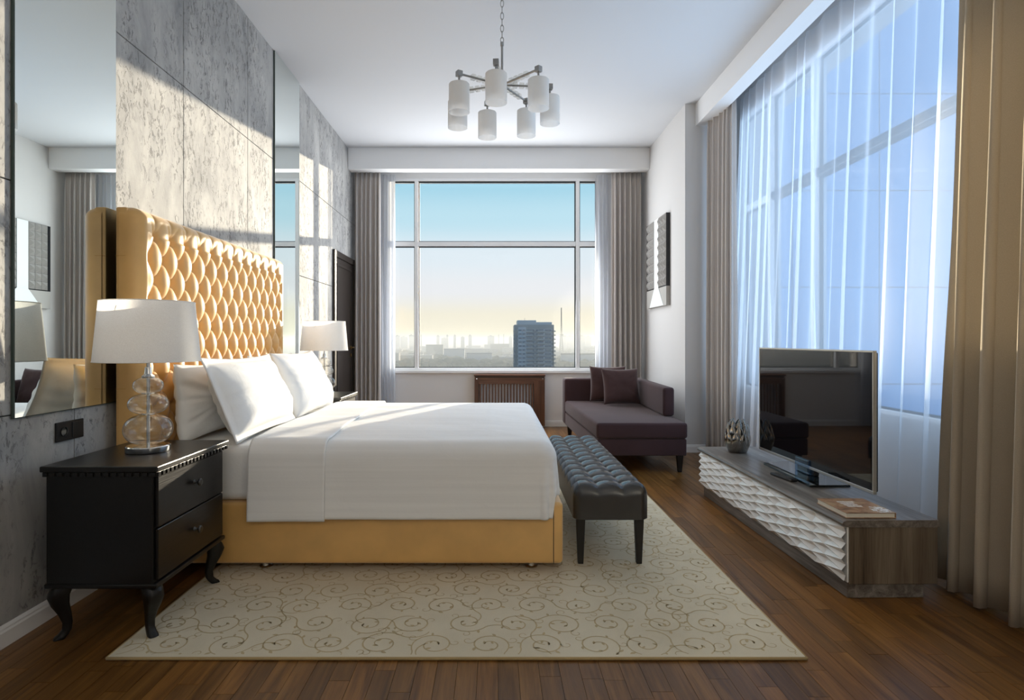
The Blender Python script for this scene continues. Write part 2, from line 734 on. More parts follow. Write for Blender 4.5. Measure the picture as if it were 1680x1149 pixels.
wl_ = MB().box(XL - .2, XL - .02, YB, YF + .3, -.12, ZC).build('wall_left', M['mortar'])
struct(wl_)
PJ, PZ = .955, [0.0, .90, 1.835, 2.77, ZC]
for k in range(-1, 11):
    y1 = 7.5 - PJ * (k - 1)
    y0 = y1 - PJ
    y0, y1 = max(y0, YB), min(y1, YF)
    if y1 - y0 < .02:
        continue
    for z0, z1 in zip(PZ, PZ[1:]):
        g = .0025
        mb = MB().box(XL - .02, XL, y0 + g, y1 - g, z0 + g, z1 - g, .0015, 1)
        mb.build('concrete_panel', M['concrete'], wl_)
        if y0 > 2.2 and y1 < 8 and z0 > .5:
            for ty in (y0 + .075, y1 - .075):
                for tz_ in (z0 + .10, z1 - .10):
                    MB().lathe([(.021, 0), (.021, .0012), (.017, .0012), (.015, .0004), (0, .0004)], n=18, cap=False,
                               M=Matrix.Translation((XL, ty, tz_)) @ Matrix.Rotation(PI / 2, 4, 'Y')).build('tie_hole', M['concrete'], wl_)
mb = None

# far wall with the window opening
WX0, WX1, WZ0, WZ1 = -1.46, 1.46, .785, 3.44
mb = MB()
mb.box(XL - .2, WX0, YF, YF + .28, -.12, ZC)
mb.box(WX1, XR + .2, YF, YF + .28, -.12, ZC)
mb.box(WX0, WX1, YF, YF + .28, -.12, WZ0)
mb.box(WX0, WX1, YF, YF + .28, WZ1, ZC)
struct(mb.build('wall_far', M['wall']))

# right side: picture wall, pillar and the glazed wall
RY0, RY1, RZ0, RZ1 = .9, 6.12, .72, 3.46
mb = MB()
mb.box(XP, XR + .2, YP, YF, -.12, ZC)
mb.box(XR - .1, XR + .2, YB, RY0, -.12, ZC)
mb.box(XR - .1, XR + .2, RY1, YP, -.12, ZC)
mb.box(XR - .1, XR + .2, RY0, RY1, -.12, RZ0)
mb.box(XR - .1, XR + .2, RY0, RY1, RZ1, ZC)
struct(mb.build('wall_right', M['greige']))

# curtain boxes (dropped valances)
mb = MB().box(XL, XP, 7.80, 7.97, 3.445, ZC, .002, 1)
struct(mb.build('trim_1', M['valance']))
mb = MB().box(2.14, 2.285, YB, YP, 3.482, ZC, .002, 1)
struct(mb.build('trim_2', M['valance']))


# skirting boards
def skirt(name, axis, a0, a1, c, d):
    prof = [(0, 0), (.016, 0), (.016, .06), (.012, .068), (.012, .074), (.005, .084), (0, .084)]
    mb = MB()
    if axis == 'y':
        mb.prism([(c + d * q[0], q[1]) for q in prof], 'y', a0, a1)
    else:
        mb.prism([(c + d * q[0], q[1]) for q in prof], 'x', a0, a1)
    struct(mb.build(name, M['white']))


skirt('baseboard_left', 'y', YB, 7.03, XL, 1)
skirt('baseboard_far', 'x', XL, XP, YF, -1)
skirt('baseboard_right', 'y', YP, YF - .02, XP, -1)
skirt('baseboard_pillar', 'x', XP - .016, XR - .1, YP, -1)


# ------------------------------------------------------------------ windows
def window(name, P, a0, a1, z0, z1, mulls, transom, depth=.09, fw=.055):
    """P(a, d, z) -> world; a along the wall, d depth (0 = room side)"""
    def bx(mb, aa, ab, da, db, za, zb, bev=.004):
        p, q = P(aa, da, za), P(ab, db, zb)
        mb.box(min(p[0], q[0]), max(p[0], q[0]), min(p[1], q[1]), max(p[1], q[1]), za, zb, bev, 1)
    mb = MB()
    bx(mb, a0, a0 + fw, 0, depth, z0, z1)
    bx(mb, a1 - fw, a1, 0, depth, z0, z1)
    bx(mb, a0 + fw, a1 - fw, 0, depth, z0, z0 + fw * .5)
    bx(mb, a0 + fw, a1 - fw, 0, depth, z1 - fw * .7, z1)
    w = mb.build(name, M['frame'])
    struct(w)
    xs = [a0 + fw] + [v for m_ in mulls for v in (m_ - .026, m_ + .026)] + [a1 - fw]
    for m_ in mulls:
        mb = MB()
        bx(mb, m_ - .026, m_ + .026, -.012, depth, z0 + fw * .5, z1 - fw * .7)
        mb.build('mullion', M['frame'], w)
    zs = [(z0 + fw * .5, transom - .032), (transom + .032, z1 - fw * .7)]
    for k in range(0, len(xs), 2):
        mb = MB()
        bx(mb, xs[k], xs[k + 1], -.002, depth, transom - .032, transom + .032)
        mb.build('transom', M['frame'], w)
        for za, zb in zs:
            g = .012
            mb = MB()
            for (aa, ab, zc, zd) in ((xs[k], xs[k] + g, za, zb), (xs[k + 1] - g, xs[k + 1], za, zb),
                                     (xs[k] + g, xs[k + 1] - g, za, za + g), (xs[k] + g, xs[k + 1] - g, zb - g, zb)):
                bx(mb, aa, ab, .03, .055, zc, zd, 0)
            mb.build('gasket', M['gasket'], w)
            # glass: one sheet
            mb = MB()
            p = [P(xs[k] + .002, .045, za + .002), P(xs[k + 1] - .002, .045, za + .002), P(xs[k + 1] - .002, .045, zb - .002), P(xs[k] + .002, .045, zb - .002)]
            mb.bm.faces.new([mb.bm.verts.new(q) for q in p])
            mb.build('pane', M['pane'], w)
    return w


w1 = window('window_1', lambda a, d, z: (a, YF + d - .01, z), WX0, WX1, WZ0, WZ1, (-1.085, 1.145), 2.53)
mb = MB().box(WX0 - .03, WX1 + .03, YF - .05, YF + .0, WZ0 - .045, WZ0 - .005, .006)
mb.build('sill', M['frame'], w1)
w2 = window('window_2', lambda a, d, z: (XR - .09 + d, a, z), RY0, RY1, RZ0, RZ1, (5.47, 4.72, 2.9), 2.52)

# ------------------------------------------------------------------ door in the left wall
d1 = MB().box(XL, XL + .03, 7.05, 7.13, 0, 2.28, .006).box(XL, XL + .03, 8.02, 8.10, 0, 2.28, .006).box(XL, XL + .03, 7.13, 8.02, 2.20, 2.28, .006).build('door_1', M['door'])
struct(d1)
MB().box(XL, XL + .012, 7.13, 8.02, .005, 2.20, .003).build('door_leaf', M['door'], d1)
mb = MB()
for (a, b, c, d) in ((7.20, 7.95, 2.10, 2.13), (7.20, 7.95, .12, .15), (7.20, 7.23, .15, 2.10), (7.92, 7.95, .15, 2.10)):
    mb.box(XL + .012, XL + .022, a, b, c, d, .004)
mb.build('door_moulding', M['door'], d1)
mb = MB().lathe([(.026, 0), (.026, .006), (.012, .010), (.010, .045), (0, .046)], n=20, M=Matrix.Translation((XL + .012, 7.93 - .03, 1.10)) @ Matrix.Rotation(PI / 2, 4, 'Y'))
mb.tube([(XL + .052, 7.90, 1.10), (XL + .054, 7.86, 1.10), (XL + .052, 7.80, 1.103), (XL + .050, 7.78, 1.103)], .009, 10)
mb.build('door_handle', M['brass'], d1, True, 40)
MB().lathe([(.024, 0), (.024, .006), (.008, .010), (0, .010)], n=20, M=Matrix.Translation((XL + .012, 7.90, 1.0)) @ Matrix.Rotation(PI / 2, 4, 'Y')).build('escutcheon', M['brass'], d1, True, 40)


# ------------------------------------------------------------------ mirrors on the concrete wall
def mirror(y0, y1, z0, z1, label):
    t = thing('wall_mirror', (XL, (y0 + y1) / 2, z0), label, 'mirror', 'tall mirrors on the concrete wall')
    MB().box(XL + .012, XL + .0145, y0 + .004, y1 - .004, z0 + .004, z1).build('mirror_glass', M['mirror'], t)
    MB().box(XL + .001, XL + .012, y0, y1, z0, z1).build('backing', M['mirror_edge'], t)


mirror(2.365, 3.005, .885, ZC - .004, 'tall frameless mirror beside the near table lamp, reflecting the relief picture')
mirror(5.17, 5.82, .885, ZC - .004, 'tall frameless mirror just past the tufted headboard, reflecting the window')


# ------------------------------------------------------------------ curtains
def curtain(name, A, B, z0, z1, folds, amp, mat, label, cat, seed, group=None, lean=0.0, nz=26, omega=.45, solid=0.0, widths=None, amps=None):
    rnd = random.Random(seed)
    A, B = Vector((*A, 0)), Vector((*B, 0))
    t = (B - A)
    L = t.length
    t.normalize()
    n = Vector((-t.y, t.x, 0))
    nu = folds * 14 + 1
    ws = widths or [rnd.uniform(.6, 1.4) for _ in range(folds)]
    tot = sum(ws)
    am = amps or [rnd.uniform(.65, 1.15) for _ in range(folds + 1)]
    ph = [rnd.uniform(-.5, .5) for _ in range(folds + 1)]
    cum = [0]
    for w_ in ws:
        cum.append(cum[-1] + w_ / tot)
    mb = MB()

    def f(i, j):
        k = min(i // 14, folds - 1)
        u = (i - k * 14) / 14.0
        s = cum[k] + (cum[k + 1] - cum[k]) * u
        a = am[k] * (1 - u) + am[k + 1] * u
        p_ = ph[k] * (1 - u) + ph[k + 1] * u
        v = j / (nz - 1)               # 0 bottom, 1 top
        phase = 2 * PI * (k + u) + p_ * (1 - v) * .9
        env = .72 + .28 * math.cos(v * PI * .5)
        env *= 1 - .35 * max(0, (v - .93) / .07)
        wob = noise.noise(Vector((s * 9 + seed, v * 2.2, seed * .37))) * .35
        off = amp * a * env * (math.sin(phase + wob) + (.18 if solid else .05) * math.sin(2 * phase + 1))
        tan = omega * amp * a * env * math.sin(2 * (phase + wob))
        pos = A + t * (L * s) + t * tan + n * off + n * (lean * (1 - v))
        pos.z = z0 + (z1 - z0) * v + (noise.noise(Vector((s * 14, seed, 0))) * .006 if j == 0 else 0)
        return pos
    mb.grid(f, nu, nz)
    o = mb.build(name, mat, None, True, None, solid)
    return tag(o, label, cat, group)


gd, gs = 'taupe drapes', 'white sheer curtains'
curtain('drape', (-1.895, 8.03), (-1.545, 8.03), .015, 3.46, 6, .052, M['drape'],
        'grey taupe drape hanging between the dark door and the far window', 'curtain', 3, gd, solid=.003)
curtain('drape', (1.575, 8.03), (1.975, 8.03), .015, 3.46, 6, .055, M['drape'],
        'taupe drape behind the chaise, right of the far window', 'curtain', 5, gd, solid=.003)
curtain('sheer_curtain', (-1.60, 8.13), (-1.36, 8.13), .015, 3.46, 5, .030, M['sheer2'],
        'narrow white sheer gathered at the left edge of the far window', 'curtain', 8, gs)
curtain('sheer_curtain', (1.37, 8.13), (1.64, 8.13), .015, 3.46, 5, .030, M['sheer2'],
        'narrow white sheer gathered at the right edge of the far window', 'curtain', 9, gs)
curtain('drape', (2.24, 6.27), (2.325, 5.74), .015, 3.60, 6, .050, M['drape'],
        'taupe drape hanging beside the white pillar, behind the silver vase', 'curtain', 12, gd, solid=.003)
curtain('drape', (2.31, 2.93), (2.26, 1.3), .02, 3.60, 9, .075, M['drape2'],
        'sand coloured drape covering the side window nearest the camera', 'curtain', 21, gd, lean=-.10, solid=.003,
        widths=[1.0, .9, 1.0, 1.1, 1, 1, 1, 1, 1])
curtain('sheer_curtain', (2.445, 5.92), (2.43, 2.66), .02, 3.60, 17, .033, M['sheer'],
        'wide blue-lit sheer covering the side window behind the television', 'curtain', 33, gs, lean=-.13, nz=22, omega=.28,
        widths=[.8, .5, 1.1, .6, .9, 1.5, .7, .6, 1.6, 1.0, .7, 1.4, .8, 1.2, .9, 1.3, 1.0],
        amps=[.7, .9, .7, 1, .8, 1.1, .8, .7, 1.2, .9, .8, 1.2, 1.0, 1.3, 1.4, 1.6, 1.7, 1.4])

# ------------------------------------------------------------------ bed
BX0, BX1, BY0, BY1 = -1.775, .348, 3.03, 4.95
bed = thing('bed', (-.7, 4.0, 0), 'double bed with mustard leather base and tall button-tufted headboard against the concrete wall', 'bed')
mb = MB().box(BX0, BX1, BY0, BY1, .056, .37, .022, 4)
mb.build('base', M['yellow'], bed, True, 50)
for yy in (BY0 - .0005, BY1 + .0005):
    MB().box(.297, .3005, yy - .0008, yy + .0008, .06, .36).build('seam', M['darkwood'], bed)
for (fx, fy) in ((.19, 3.12), (.19, 4.86), (-1.2, 3.12), (-1.2, 4.86), (.11, 3.7)):
    MB().lathe([(.032, .0125), (.032, .017), (.018, .022), (.0165, .03), (.0165, .057)], (fx, fy, 0), 24).build('foot', M['chrome'], bed, True, 40)

# tufted headboard
HY0, HY1, HZ0, HZ1 = 2.955, 4.975, .06, 1.868
HXB, HXF = -1.888, -1.785
P_, Q_, Y_1, Z_1 = .155, .1125, 3.10, 1.735
NR = 11


def tuft(y, z):
    u, v = (y - Y_1) / (P_ / 2), (Z_1 - z) / Q_
    if v < 0:
        s = abs(math.sin(PI * u / 2))
        k = min(1, -v / .9)
        diam = abs(math.sin(PI * (u + v) / 2)) * abs(math.sin(PI * (u - v) / 2))
        h = .030 * ((1 - k) * max(diam, 0) ** .5 + k * s ** .45)
        d2 = min(((u - 2 * round(u / 2)) * P_ / 2) ** 2 + (v * Q_) ** 2, 1)
    else:
        sa, sb = abs(math.sin(PI * (u + v) / 2)), abs(math.sin(PI * (u - v) / 2))
        h = .032 * (sa * sb) ** .42 + .008 * (sa * sb)
        a, b = round((u + v) / 2), round((u - v) / 2)
        ub, vb = a + b, a - b
        d2 = ((u - ub) * P_ / 2) ** 2 + ((v - vb) * Q_) ** 2
    dip = .024 * math.exp(-d2 / .021 ** 2)
    return h - dip


def tuft_edge(y, z):
    k = max(0.0, min(1.0, (min(y - HY0, HY1 - y) - .045) / .05))
    k = k * k * (3 - 2 * k)
    return .030 * (1 - k) + tuft(y, z) * k


NU, NV = 331, 261
R_ = .05


def hb(i, j):
    # i along y, j along z ; borders roll back to the rear
    ex = .062
    y = HY0 - ex + (HY1 - HY0 + 2 * ex) * i / (NU - 1)
    z = HZ0 + (HZ1 + ex - HZ0) * j / (NV - 1)
    oy = max(HY0 + R_ - y, y - (HY1 - R_), 0)
    oz = max(z - (HZ1 - R_), 0)
    cy, cz = min(max(y, HY0 + R_), HY1 - R_), min(z, HZ1 - R_)
    om = max(oy, oz)
    edge = 1 - min(1, om / R_)
    if om <= 0:
        wgt = 1
        x = HXF + tuft_edge(y, z) * wgt
        return (x, y, z)
    th = om / R_
    ln = math.hypot(oy, oz)
    dy = (y - cy) / ln
    dz = (z - cz) / ln
    if th < PI / 2:
        r, back = R_ * math.sin(th), R_ * (1 - math.cos(th))
    else:
        r, back = R_, R_ + (om - R_ * PI / 2)
    base = tuft_edge(cy, cz + dz * r * .9)
    amp = max(0, 1 - th / (PI / 2))
    x = HXF - back + (base - .012) * amp + .012 * amp
    return (max(x, HXB), cy + dy * r, cz + dz * r)


mb = MB()
# extend far enough that the roll reaches the back
mb.grid(hb, NU, NV)
head = mb.build('headboard', M['yellow'], bed, True)
MB().box(HXB, HXF - .045, HY0 + .004, HY1 - .004, HZ0, HZ1 - .004, .01).build('headboard_back', M['yellow'], bed, True, 40)
for z in (1.618, .955):
    MB().box(HXB + .004, HXF - .05, HY0 - .0015, HY0 + .003, z, z + .0025).build('headboard_seam', M['button'], head)
for r in range(NR):
    z = Z_1 - r * Q_
    n_, y_ = (12, Y_1) if r % 2 == 0 else (13, Y_1 - P_ / 2)
    for k in range(n_):
        y = y_ + k * P_
        if y > HY1 - .045 or y < HY0 + .045:
            continue
        MB().lathe([(.0095, 0), (.0085, .004), (.005, .0065), (0, .0072)], n=8, cap=False,
                   M=Matrix.Translation((HXF - .0235, y, z)) @ Matrix.Rotation(PI / 2, 4, 'Y')).build('tuft_button', M['button'], head, True)

# mattress with its white sheet
mt = MB().box(BX0 + .02, .285, BY0 + .01, BY1 - .01, .372, .655, .05, 5).build('mattress', M['linen'], None, True)
tag(mt, 'thick mattress in a white fitted sheet, lying on the mustard bed base', 'mattress')


# duvet
def drape_cloth(x0, x1, xmax, y0, y1, ztop, R, drop, off, nx, ny, puff=1.0, wr=1.0, open_left=True):
    """flat cloth over the box: core rect x<=x1, y0..y1; overflow bends down with radius R and hangs 'drop'"""
    ov = R * PI / 2 + drop
    mb = MB()

    def f(i, j):
        x = x0 + (min(xmax, x1 + ov) - x0) * i / (nx - 1)
        # more samples near bends is unnecessary: grid is fine
        y = (y0 - ov) + (y1 - y0 + 2 * ov) * j / (ny - 1)
        cx, cy = min(x, x1), min(max(y, y0), y1)
        ox, oy = (x - cx) * (R * PI / 2 + .185) / ov, y - cy      # the foot end hangs shorter, on top of the base
        m_ = max(abs(ox), abs(oy))
        ln = math.hypot(ox, oy)
        nz = noise.noise(Vector((x * 2.1, y * 2.3, 1.7))) * .012 + noise.noise(Vector((x * 6, y * 6, 4.2))) * .004 * wr
        if ln < 1e-9:
            e = min((y - y0), (y1 - y), (x1 - x) * 1.0)
            return (x, y, ztop + off + puff * .012 * min(1, e / .25) + nz * .6 * min(1, e / .1))
        dx, dy = ox / ln, oy / ln
        th = m_ / R
        if th < PI / 2:
            r, dn = R * math.sin(th), R * (1 - math.cos(th))
        else:
            r, dn = R, R + (m_ - R * PI / 2)
        hang = max(0, dn - R) / max(drop, 1e-6)
        rip = noise.noise(Vector((x * 3.4, y * 3.4, 9.1))) * .012 * hang * wr
        if abs(ox) > 1e-6 and abs(oy) > 1e-6:
            rip += .022 * hang * math.sin(3 * math.atan2(abs(oy), abs(ox)) * 2) ** 2
        rr = r + off + rip + .010 * hang
        return (cx + dx * rr, cy + dy * rr, ztop - dn + off * math.cos(min(th, PI / 2)))
    mb.grid(f, nx, ny)
    return mb


dv = drape_cloth(-1.234, .225, 9, 3.095, 4.885, .672, .085, .29, .006, 150, 200).build('duvet', M['duvet'], None, True, None, .010)
tag(dv, 'white satin-striped duvet draped over the bed with its top edge folded back', 'duvet')
mb = drape_cloth(-1.242, .225, -.855, 3.095, 4.885, .672, .085, .297, .021, 40, 200, 1.0)
fo = mb.map(lambda v: Vector((v.x - .055 * max(0, min(1, (v.y - 3.1) / 1.8)) * max(0, min(1, (v.x + 1.242) / .38)), v.y, v.z))).build('turned_down_edge', M['duvet'], dv, True, None, .010)


# pillows
def pillow(w, h, t, seed, sag=.0, wr=1.0, n=44, flange=0.0):
    mb = MB()
    bm = mb.bm
    sides = []
    for sgn in (1, -1):
        rows = []
        for i in range(n + 1):
            row = []
            for j in range(n + 1):
                u, v = -1 + 2 * i / n, -1 + 2 * j / n
                x = w / 2 * u * (1 - .07 * (1 - v * v) * abs(u) ** 2)
                y = h / 2 * v * (1 - .09 * (1 - u * u) * abs(v) ** 2)
                e = max(0, (1 - abs(u) ** 3.2)) * max(0, (1 - abs(v) ** 3.2))
                if flange:
                    fu = max(0, 1 - (abs(u) / (1 - 2 * flange / w)) ** 3.2) * max(0, 1 - (abs(v) / (1 - 2 * flange / h)) ** 3.2) if abs(u) < 1 - 2 * flange / w and abs(v) < 1 - 2 * flange / h else 0
                    e = max(fu, 0)
                z = t / 2 * e ** .55
                z *= 1 + .12 * (-v)          # fuller at the bottom
                border = i in (0, n) or j in (0, n)
                if not border:
                    ang = math.atan2(v, u)
                    rr = math.hypot(u, v)
                    z += wr * .010 * noise.noise(Vector((math.cos(ang) * 6 + seed, math.sin(ang) * 6, rr * 1.2))) * min(1, rr) * e ** .3
                    z += wr * .012 * noise.noise(Vector((u * 2.2 + seed * 3, v * 2.2, sgn))) * e
                    z += .003 * (1 if flange else 0)
                zz = sgn * max(z, .0015 if not border else 0)
                zz += wr * .012 * noise.noise(Vector((u * 1.5, v * 1.5, seed * 1.7)))
                row.append((x, y - sag * e, zz))
            rows.append(row)
        sides.append(rows)
    va = [[bm.verts.new(p) for p in r] for r in sides[0]]
    vb = [[va[i][j] if i in (0, n) or j in (0, n) else bm.verts.new(sides[1][i][j]) for j in range(n + 1)] for i in range(n + 1)]
    for i in range(n):
        for j in range(n):
            bm.faces.new((va[i][j], va[i + 1][j], va[i + 1][j + 1], va[i][j + 1]))
            bm.faces.new((vb[i][j], vb[i][j + 1], vb[i + 1][j + 1], vb[i + 1][j]))
    return mb


def frame_mat(origin, xdir, ydir):
    X = Vector(xdir).normalized()
    Y = Vector(ydir)
    Y = (Y - X * Y.dot(X)).normalized()
    Z = X.cross(Y)
    m_ = Matrix((X, Y, Z)).transposed().to_4x4()
    m_.translation = Vector(origin)
    return m_


def put_pillow(name, mat, center, xdir, ydir, w, h, t, seed, label, group, **kw):
    mb = pillow(w, h, t, seed, **kw)
    bmesh.ops.transform(mb.bm, matrix=frame_mat(center, xdir, ydir), verts=mb.bm.verts[:])
    return tag(mb.build(name, mat, None, True), label, 'pillow' if 'cushion' not in name else 'cushion', group)


gp = 'white bed pillows'
put_pillow('pillow', M['linen'], (-1.640, 3.50, .865), (0, 1, 0), (-.10, 0, 1), .88, .42, .15, 1.0, 'white pillow against the headboard, nearest the glass lamp', gp, wr=1.3)
put_pillow('pillow', M['linen'], (-1.640, 4.43, .875), (0, 1, 0), (-.10, 0, 1), .88, .44, .15, 2.3, 'white pillow against the headboard, hidden behind the far front pillow', gp, wr=1.3)
put_pillow('pillow', M['linen'], (-1.425, 3.525, .884), (0, 1, .0), (-.42, 0, 1), .96, .49, .21, 3.1, 'large white pillow with a flanged edge leaning at the front, nearer the camera', gp, flange=.035, wr=1.2)
put_pillow('pillow', M['linen'], (-1.435, 4.475, .884), (0, 1, .0), (-.40, 0, 1), .92, .49, .21, 4.9, 'white pillow leaning at the front, on the side of the far lamp', gp, wr=1.2)


# ------------------------------------------------------------------ nightstands
def cabriole(cx, cy, dx, dy, ztop):
    d = Vector((dx, dy, 0)).normalized()
    s = Vector((-d.y, d.x, 0))
    prof = [(1.0, .000, .034), (.9, .012, .038), (.78, .022, .038), (.62, .016, .031), (.45, .002, .023), (.28, -.008, .018),
            (.15, -.006, .017), (.07, .006, .019), (.03, .016, .021), (0, .020, .020)]
    mb = MB()
    n = 16

    def f(i, j):
        t_, o_, r = prof[i]
        a = 2 * PI * j / n
        ca, sa = math.cos(a), math.sin(a)
        k = (abs(ca) ** 4 + abs(sa) ** 4) ** -.25
        p = Vector((cx, cy, ztop * t_)) + d * (o_ + r * k * ca) + s * (r * k * sa * .92)
        return p
    vs = mb.grid(f, len(prof), n, False, True)
    mb.bm.faces.new(vs[0])
    mb.bm.faces.new(vs[-1])
    bmesh.ops.recalc_face_normals(mb.bm, faces=mb.bm.faces[:])
    return mb


NX0, NX1, NY0, NY1 = -1.79, -1.325, 2.335, 2.965
zb = .0
ns = thing('nightstand', ((NX0 + NX1) / 2, (NY0 + NY1) / 2, 0), 'black two-drawer nightstand with cabriole legs, nearest the camera', 'nightstand', 'black nightstands')
MB().box(NX0 + .012, NX1 - .030, NY0 + .020, NY1 - .020, .222, .664, .003, 1).build('body', M['black'], ns)
MB().box(NX0 + .006, NX1 - .012, NY0 + .014, NY1 - .014, .214, .234, .006).build('base_moulding', M['black'], ns)
MB().box(NX0, NX1, NY0, NY1, .678, .702, .005).box(NX0 + .006, NX1 - .008, NY0 + .008, NY1 - .008, .660, .678, .003).build('top', M['black'], ns)
for k in range(20):
    y = NY0 + .02 + k * (NY1 - NY0 - .04) / 19
    MB().box(NX1 - .009, NX1 - .001, y - .0085, y + .0085, .661, .6765, .0012, 1).build('dentil', M['black'], ns)
for k in range(15):
    x = NX0 + .02 + k * (NX1 - NX0 - .04) / 14
    MB().box(x - .0085, x + .0085, NY0 + .001, NY0 + .009, .661, .6765, .0012, 1).build('dentil', M['black'], ns)
for (z0, z1) in ((.452, .655), (.242, .446)):
    dr = MB().box(NX1 - .030, NX1 - .016, NY0 + .034, NY1 - .034, z0, z1, .003, 1).build('drawer', M['black'], ns)
    MB().lathe([(.011, 0), (.007, .004), (.006, .016), (.010, .019), (.0155, .022), (.0165, .027), (.013, .032), (0, .034)], n=20,
               M=Matrix.Translation((NX1 - .016, (NY0 + NY1) / 2 + .005, (z0 + z1) / 2 + .012)) @ Matrix.Rotation(PI / 2, 4, 'Y')).build('knob', M['pewter'], dr, True, 40)
for sx in (-1, 1):
    for sy in (-1, 1):
        cx = NX0 + .058 if sx < 0 else NX1 - .062
        cy = NY0 + .062 if sy < 0 else NY1 - .062
        lg = cabriole(cx, cy, sx, sy * .75, .226)
        zz = .0135 if (cx > -1.45) else .001
        lg.map(lambda v: Vector((v.x, v.y, v.z + zz * (1 - min(1, v.z / .226)))))
        lg.build('leg', M['black'], ns, True, 60)
ns2 = dup(ns, None, (0, 2.78, 0))
ns2['label'] = 'black two-drawer nightstand beyond the bed, in front of the dark door'

# ------------------------------------------------------------------ table lamps
LX, LY, LZ = -1.553, 2.665, .7035
lp = thing('table_lamp', (LX, LY, LZ), 'white drum-shade table lamp with stacked clear glass globes on the nearest nightstand', 'lamp', 'glass globe table lamps')
MB().lathe([(.088, 0), (.090, .003), (.090, .023), (.086, .027), (.03, .029), (0, .029)], (LX, LY, LZ), 48).build('base', M['chrome'], lp, True, 35)


def globe(zc, r, h):
    pr = []
    m = 16
    neck = .024
    a0 = PI / 2 - math.acos((neck / r) ** (1 / .72))
    for k in range(m + 1):
        a = -PI / 2 + a0 + (PI - 2 * a0) * k / m
        pr.append((r * math.cos(a) ** .72 * (1 - .0) , zc + h / 2 * math.sin(a) / math.sin(PI / 2 - a0)))
    return pr


for zc, r, h in ((.097, .100, .135), (.211, .082, .093), (.293, .062, .072)):
    MB().lathe(globe(zc, r, h), (LX, LY, LZ), 40, False).build('glass_globe', M['bulbglass'], lp, True)
MB().lathe([(.007, .029), (.007, .40), (0, .40)], (LX, LY, LZ), 12).build('stem', M['chrome'], lp, True, 40)
for zc in (.165, .2575):
    MB().lathe([(.0245, zc - .003), (.027, zc), (.0245, zc + .003)], (LX, LY, LZ), 24).build('collar', M['chrome'], lp, True, 40)
mb = MB()
mb.lathe([(.026, .328), (.028, .334), (.016, .345), (.013, .375), (0, .376)], (LX, LY, LZ), 24)
mb.build('collar', M['chrome'], lp, True, 40)
sh = MB().lathe([(.213, .400), (.189, .668)], (LX, LY, LZ), 64, False).build('shade', M['shade'], lp, True)
for r, z in ((.213, .4015), (.189, .6665)):
    MB().tube([(LX + r * math.cos(2 * PI * k / 64), LY + r * math.sin(2 * PI * k / 64), LZ + z) for k in range(64)], .0022, 6, True).build('shade_rim', M['shade'], sh, True)
mb = MB()
for k in range(3):
    a = 2 * PI * k / 3 + .4
    mb.tube([(LX, LY, LZ + .40), (LX + .19 * math.cos(a), LY + .19 * math.sin(a), LZ + .64)], .002, 6)
mb.build('shade_spider', M['steel'], lp)
lp2 = dup(lp, None, (-.015, 2.80, 0))
lp2['label'] = 'white drum-shade lamp with clear glass globes beyond the bed, in front of the dark door'

# ------------------------------------------------------------------ socket
so = thing('wall_socket', (XL, 2.685, .793), 'black double wall plate with a round socket and a switch, beside the near nightstand', 'socket')
MB().box(XL + .0005, XL + .011, 2.600, 2.772, .750, .836, .003).build('plate', M['plastic'], so)
MB().lathe([(.021, 0), (.021, .003), (.0185, .003), (.0175, -.004), (0, -.004)], n=28, M=Matrix.Translation((XL + .012, 2.643, .793)) @ Matrix.Rotation(PI / 2, 4, 'Y')).build('socket_well', M['blackgloss'], so, True, 40)
MB().box(XL + .011, XL + .014, 2.694, 2.764, .758, .828, .002).build('switch', M['plastic'], so)

# ------------------------------------------------------------------ rug
RX0, RX1, RY_0, RY_1 = -1.458, 1.172, 2.222, 5.25
rug = thing('rug', (0, 3.7, 0), 'cream rug with tan scrolling vines and a tan bound edge under the bed', 'rug')
MB().box(RX0 + .008, RX1 - .008, RY_0 + .008, RY_1 - .008, .0005, .0118).build('pile', M['rug'], rug)
mb = MB()
e = [(RX0 + .005, RY_0 + .005), (RX1 - .005, RY_0 + .005), (RX1 - .005, RY_1 - .005), (RX0 + .005, RY_1 - .005)]
for a, b in zip(e, e[1:] + e[:1]):
    n_ = 20
    mb.tube([(a[0] + (b[0] - a[0]) * k / n_, a[1] + (b[1] - a[1]) * k / n_, .0068) for k in range(n_ + 1)], .0062, 8)
mb.build('bound_edge', M['binding'], rug, True)


def ribbon(bm, pts, wf, z):
    n = len(pts)
    L, Rr = [], []
    for i in range(n):
        p = pts[i]
        a, b = pts[max(0, i - 1)], pts[min(n - 1, i + 1)]
        tx, ty = b[0] - a[0], b[1] - a[1]
        l = math.hypot(tx, ty) or 1
        w_ = wf(i / (n - 1))
        nx, ny = -ty / l * w_, tx / l * w_
        L.append(bm.verts.new((p[0] + nx, p[1] + ny, z)))
        Rr.append(bm.verts.new((p[0] - nx, p[1] - ny, z)))
    for i in range(n - 1):
        bm.faces.new((L[i], L[i + 1], Rr[i + 1], Rr[i]))


def spiral(c, r0, a0, hand, turns, n=26, tight=.22):
    pts = []
    for k in range(n):
        t_ = k / (n - 1)
        r = r0 * (1 - t_) ** .85 * (1 - tight) + r0 * tight * (1 - t_ * .6)
        a = a0 + hand * turns * 2 * PI * t_
        pts.append((c[0] + r * math.cos(a), c[1] + r * math.sin(a)))
    return pts


rr_ = random.Random(5)
mb = MB()
zr = .0124


def inside(p, m_=.02):
    return RX0 + m_ < p[0] < RX1 - m_ and RY_0 + m_ < p[1] < RY_1 - m_


def add_rib(pts, wf):
    run = []
    for p in pts + [None]:
        if p is not None and inside(p):
            run.append(p)
        else:
            if len(run) > 2:
                ribbon(mb.bm, run, wf, zr)
            run = []


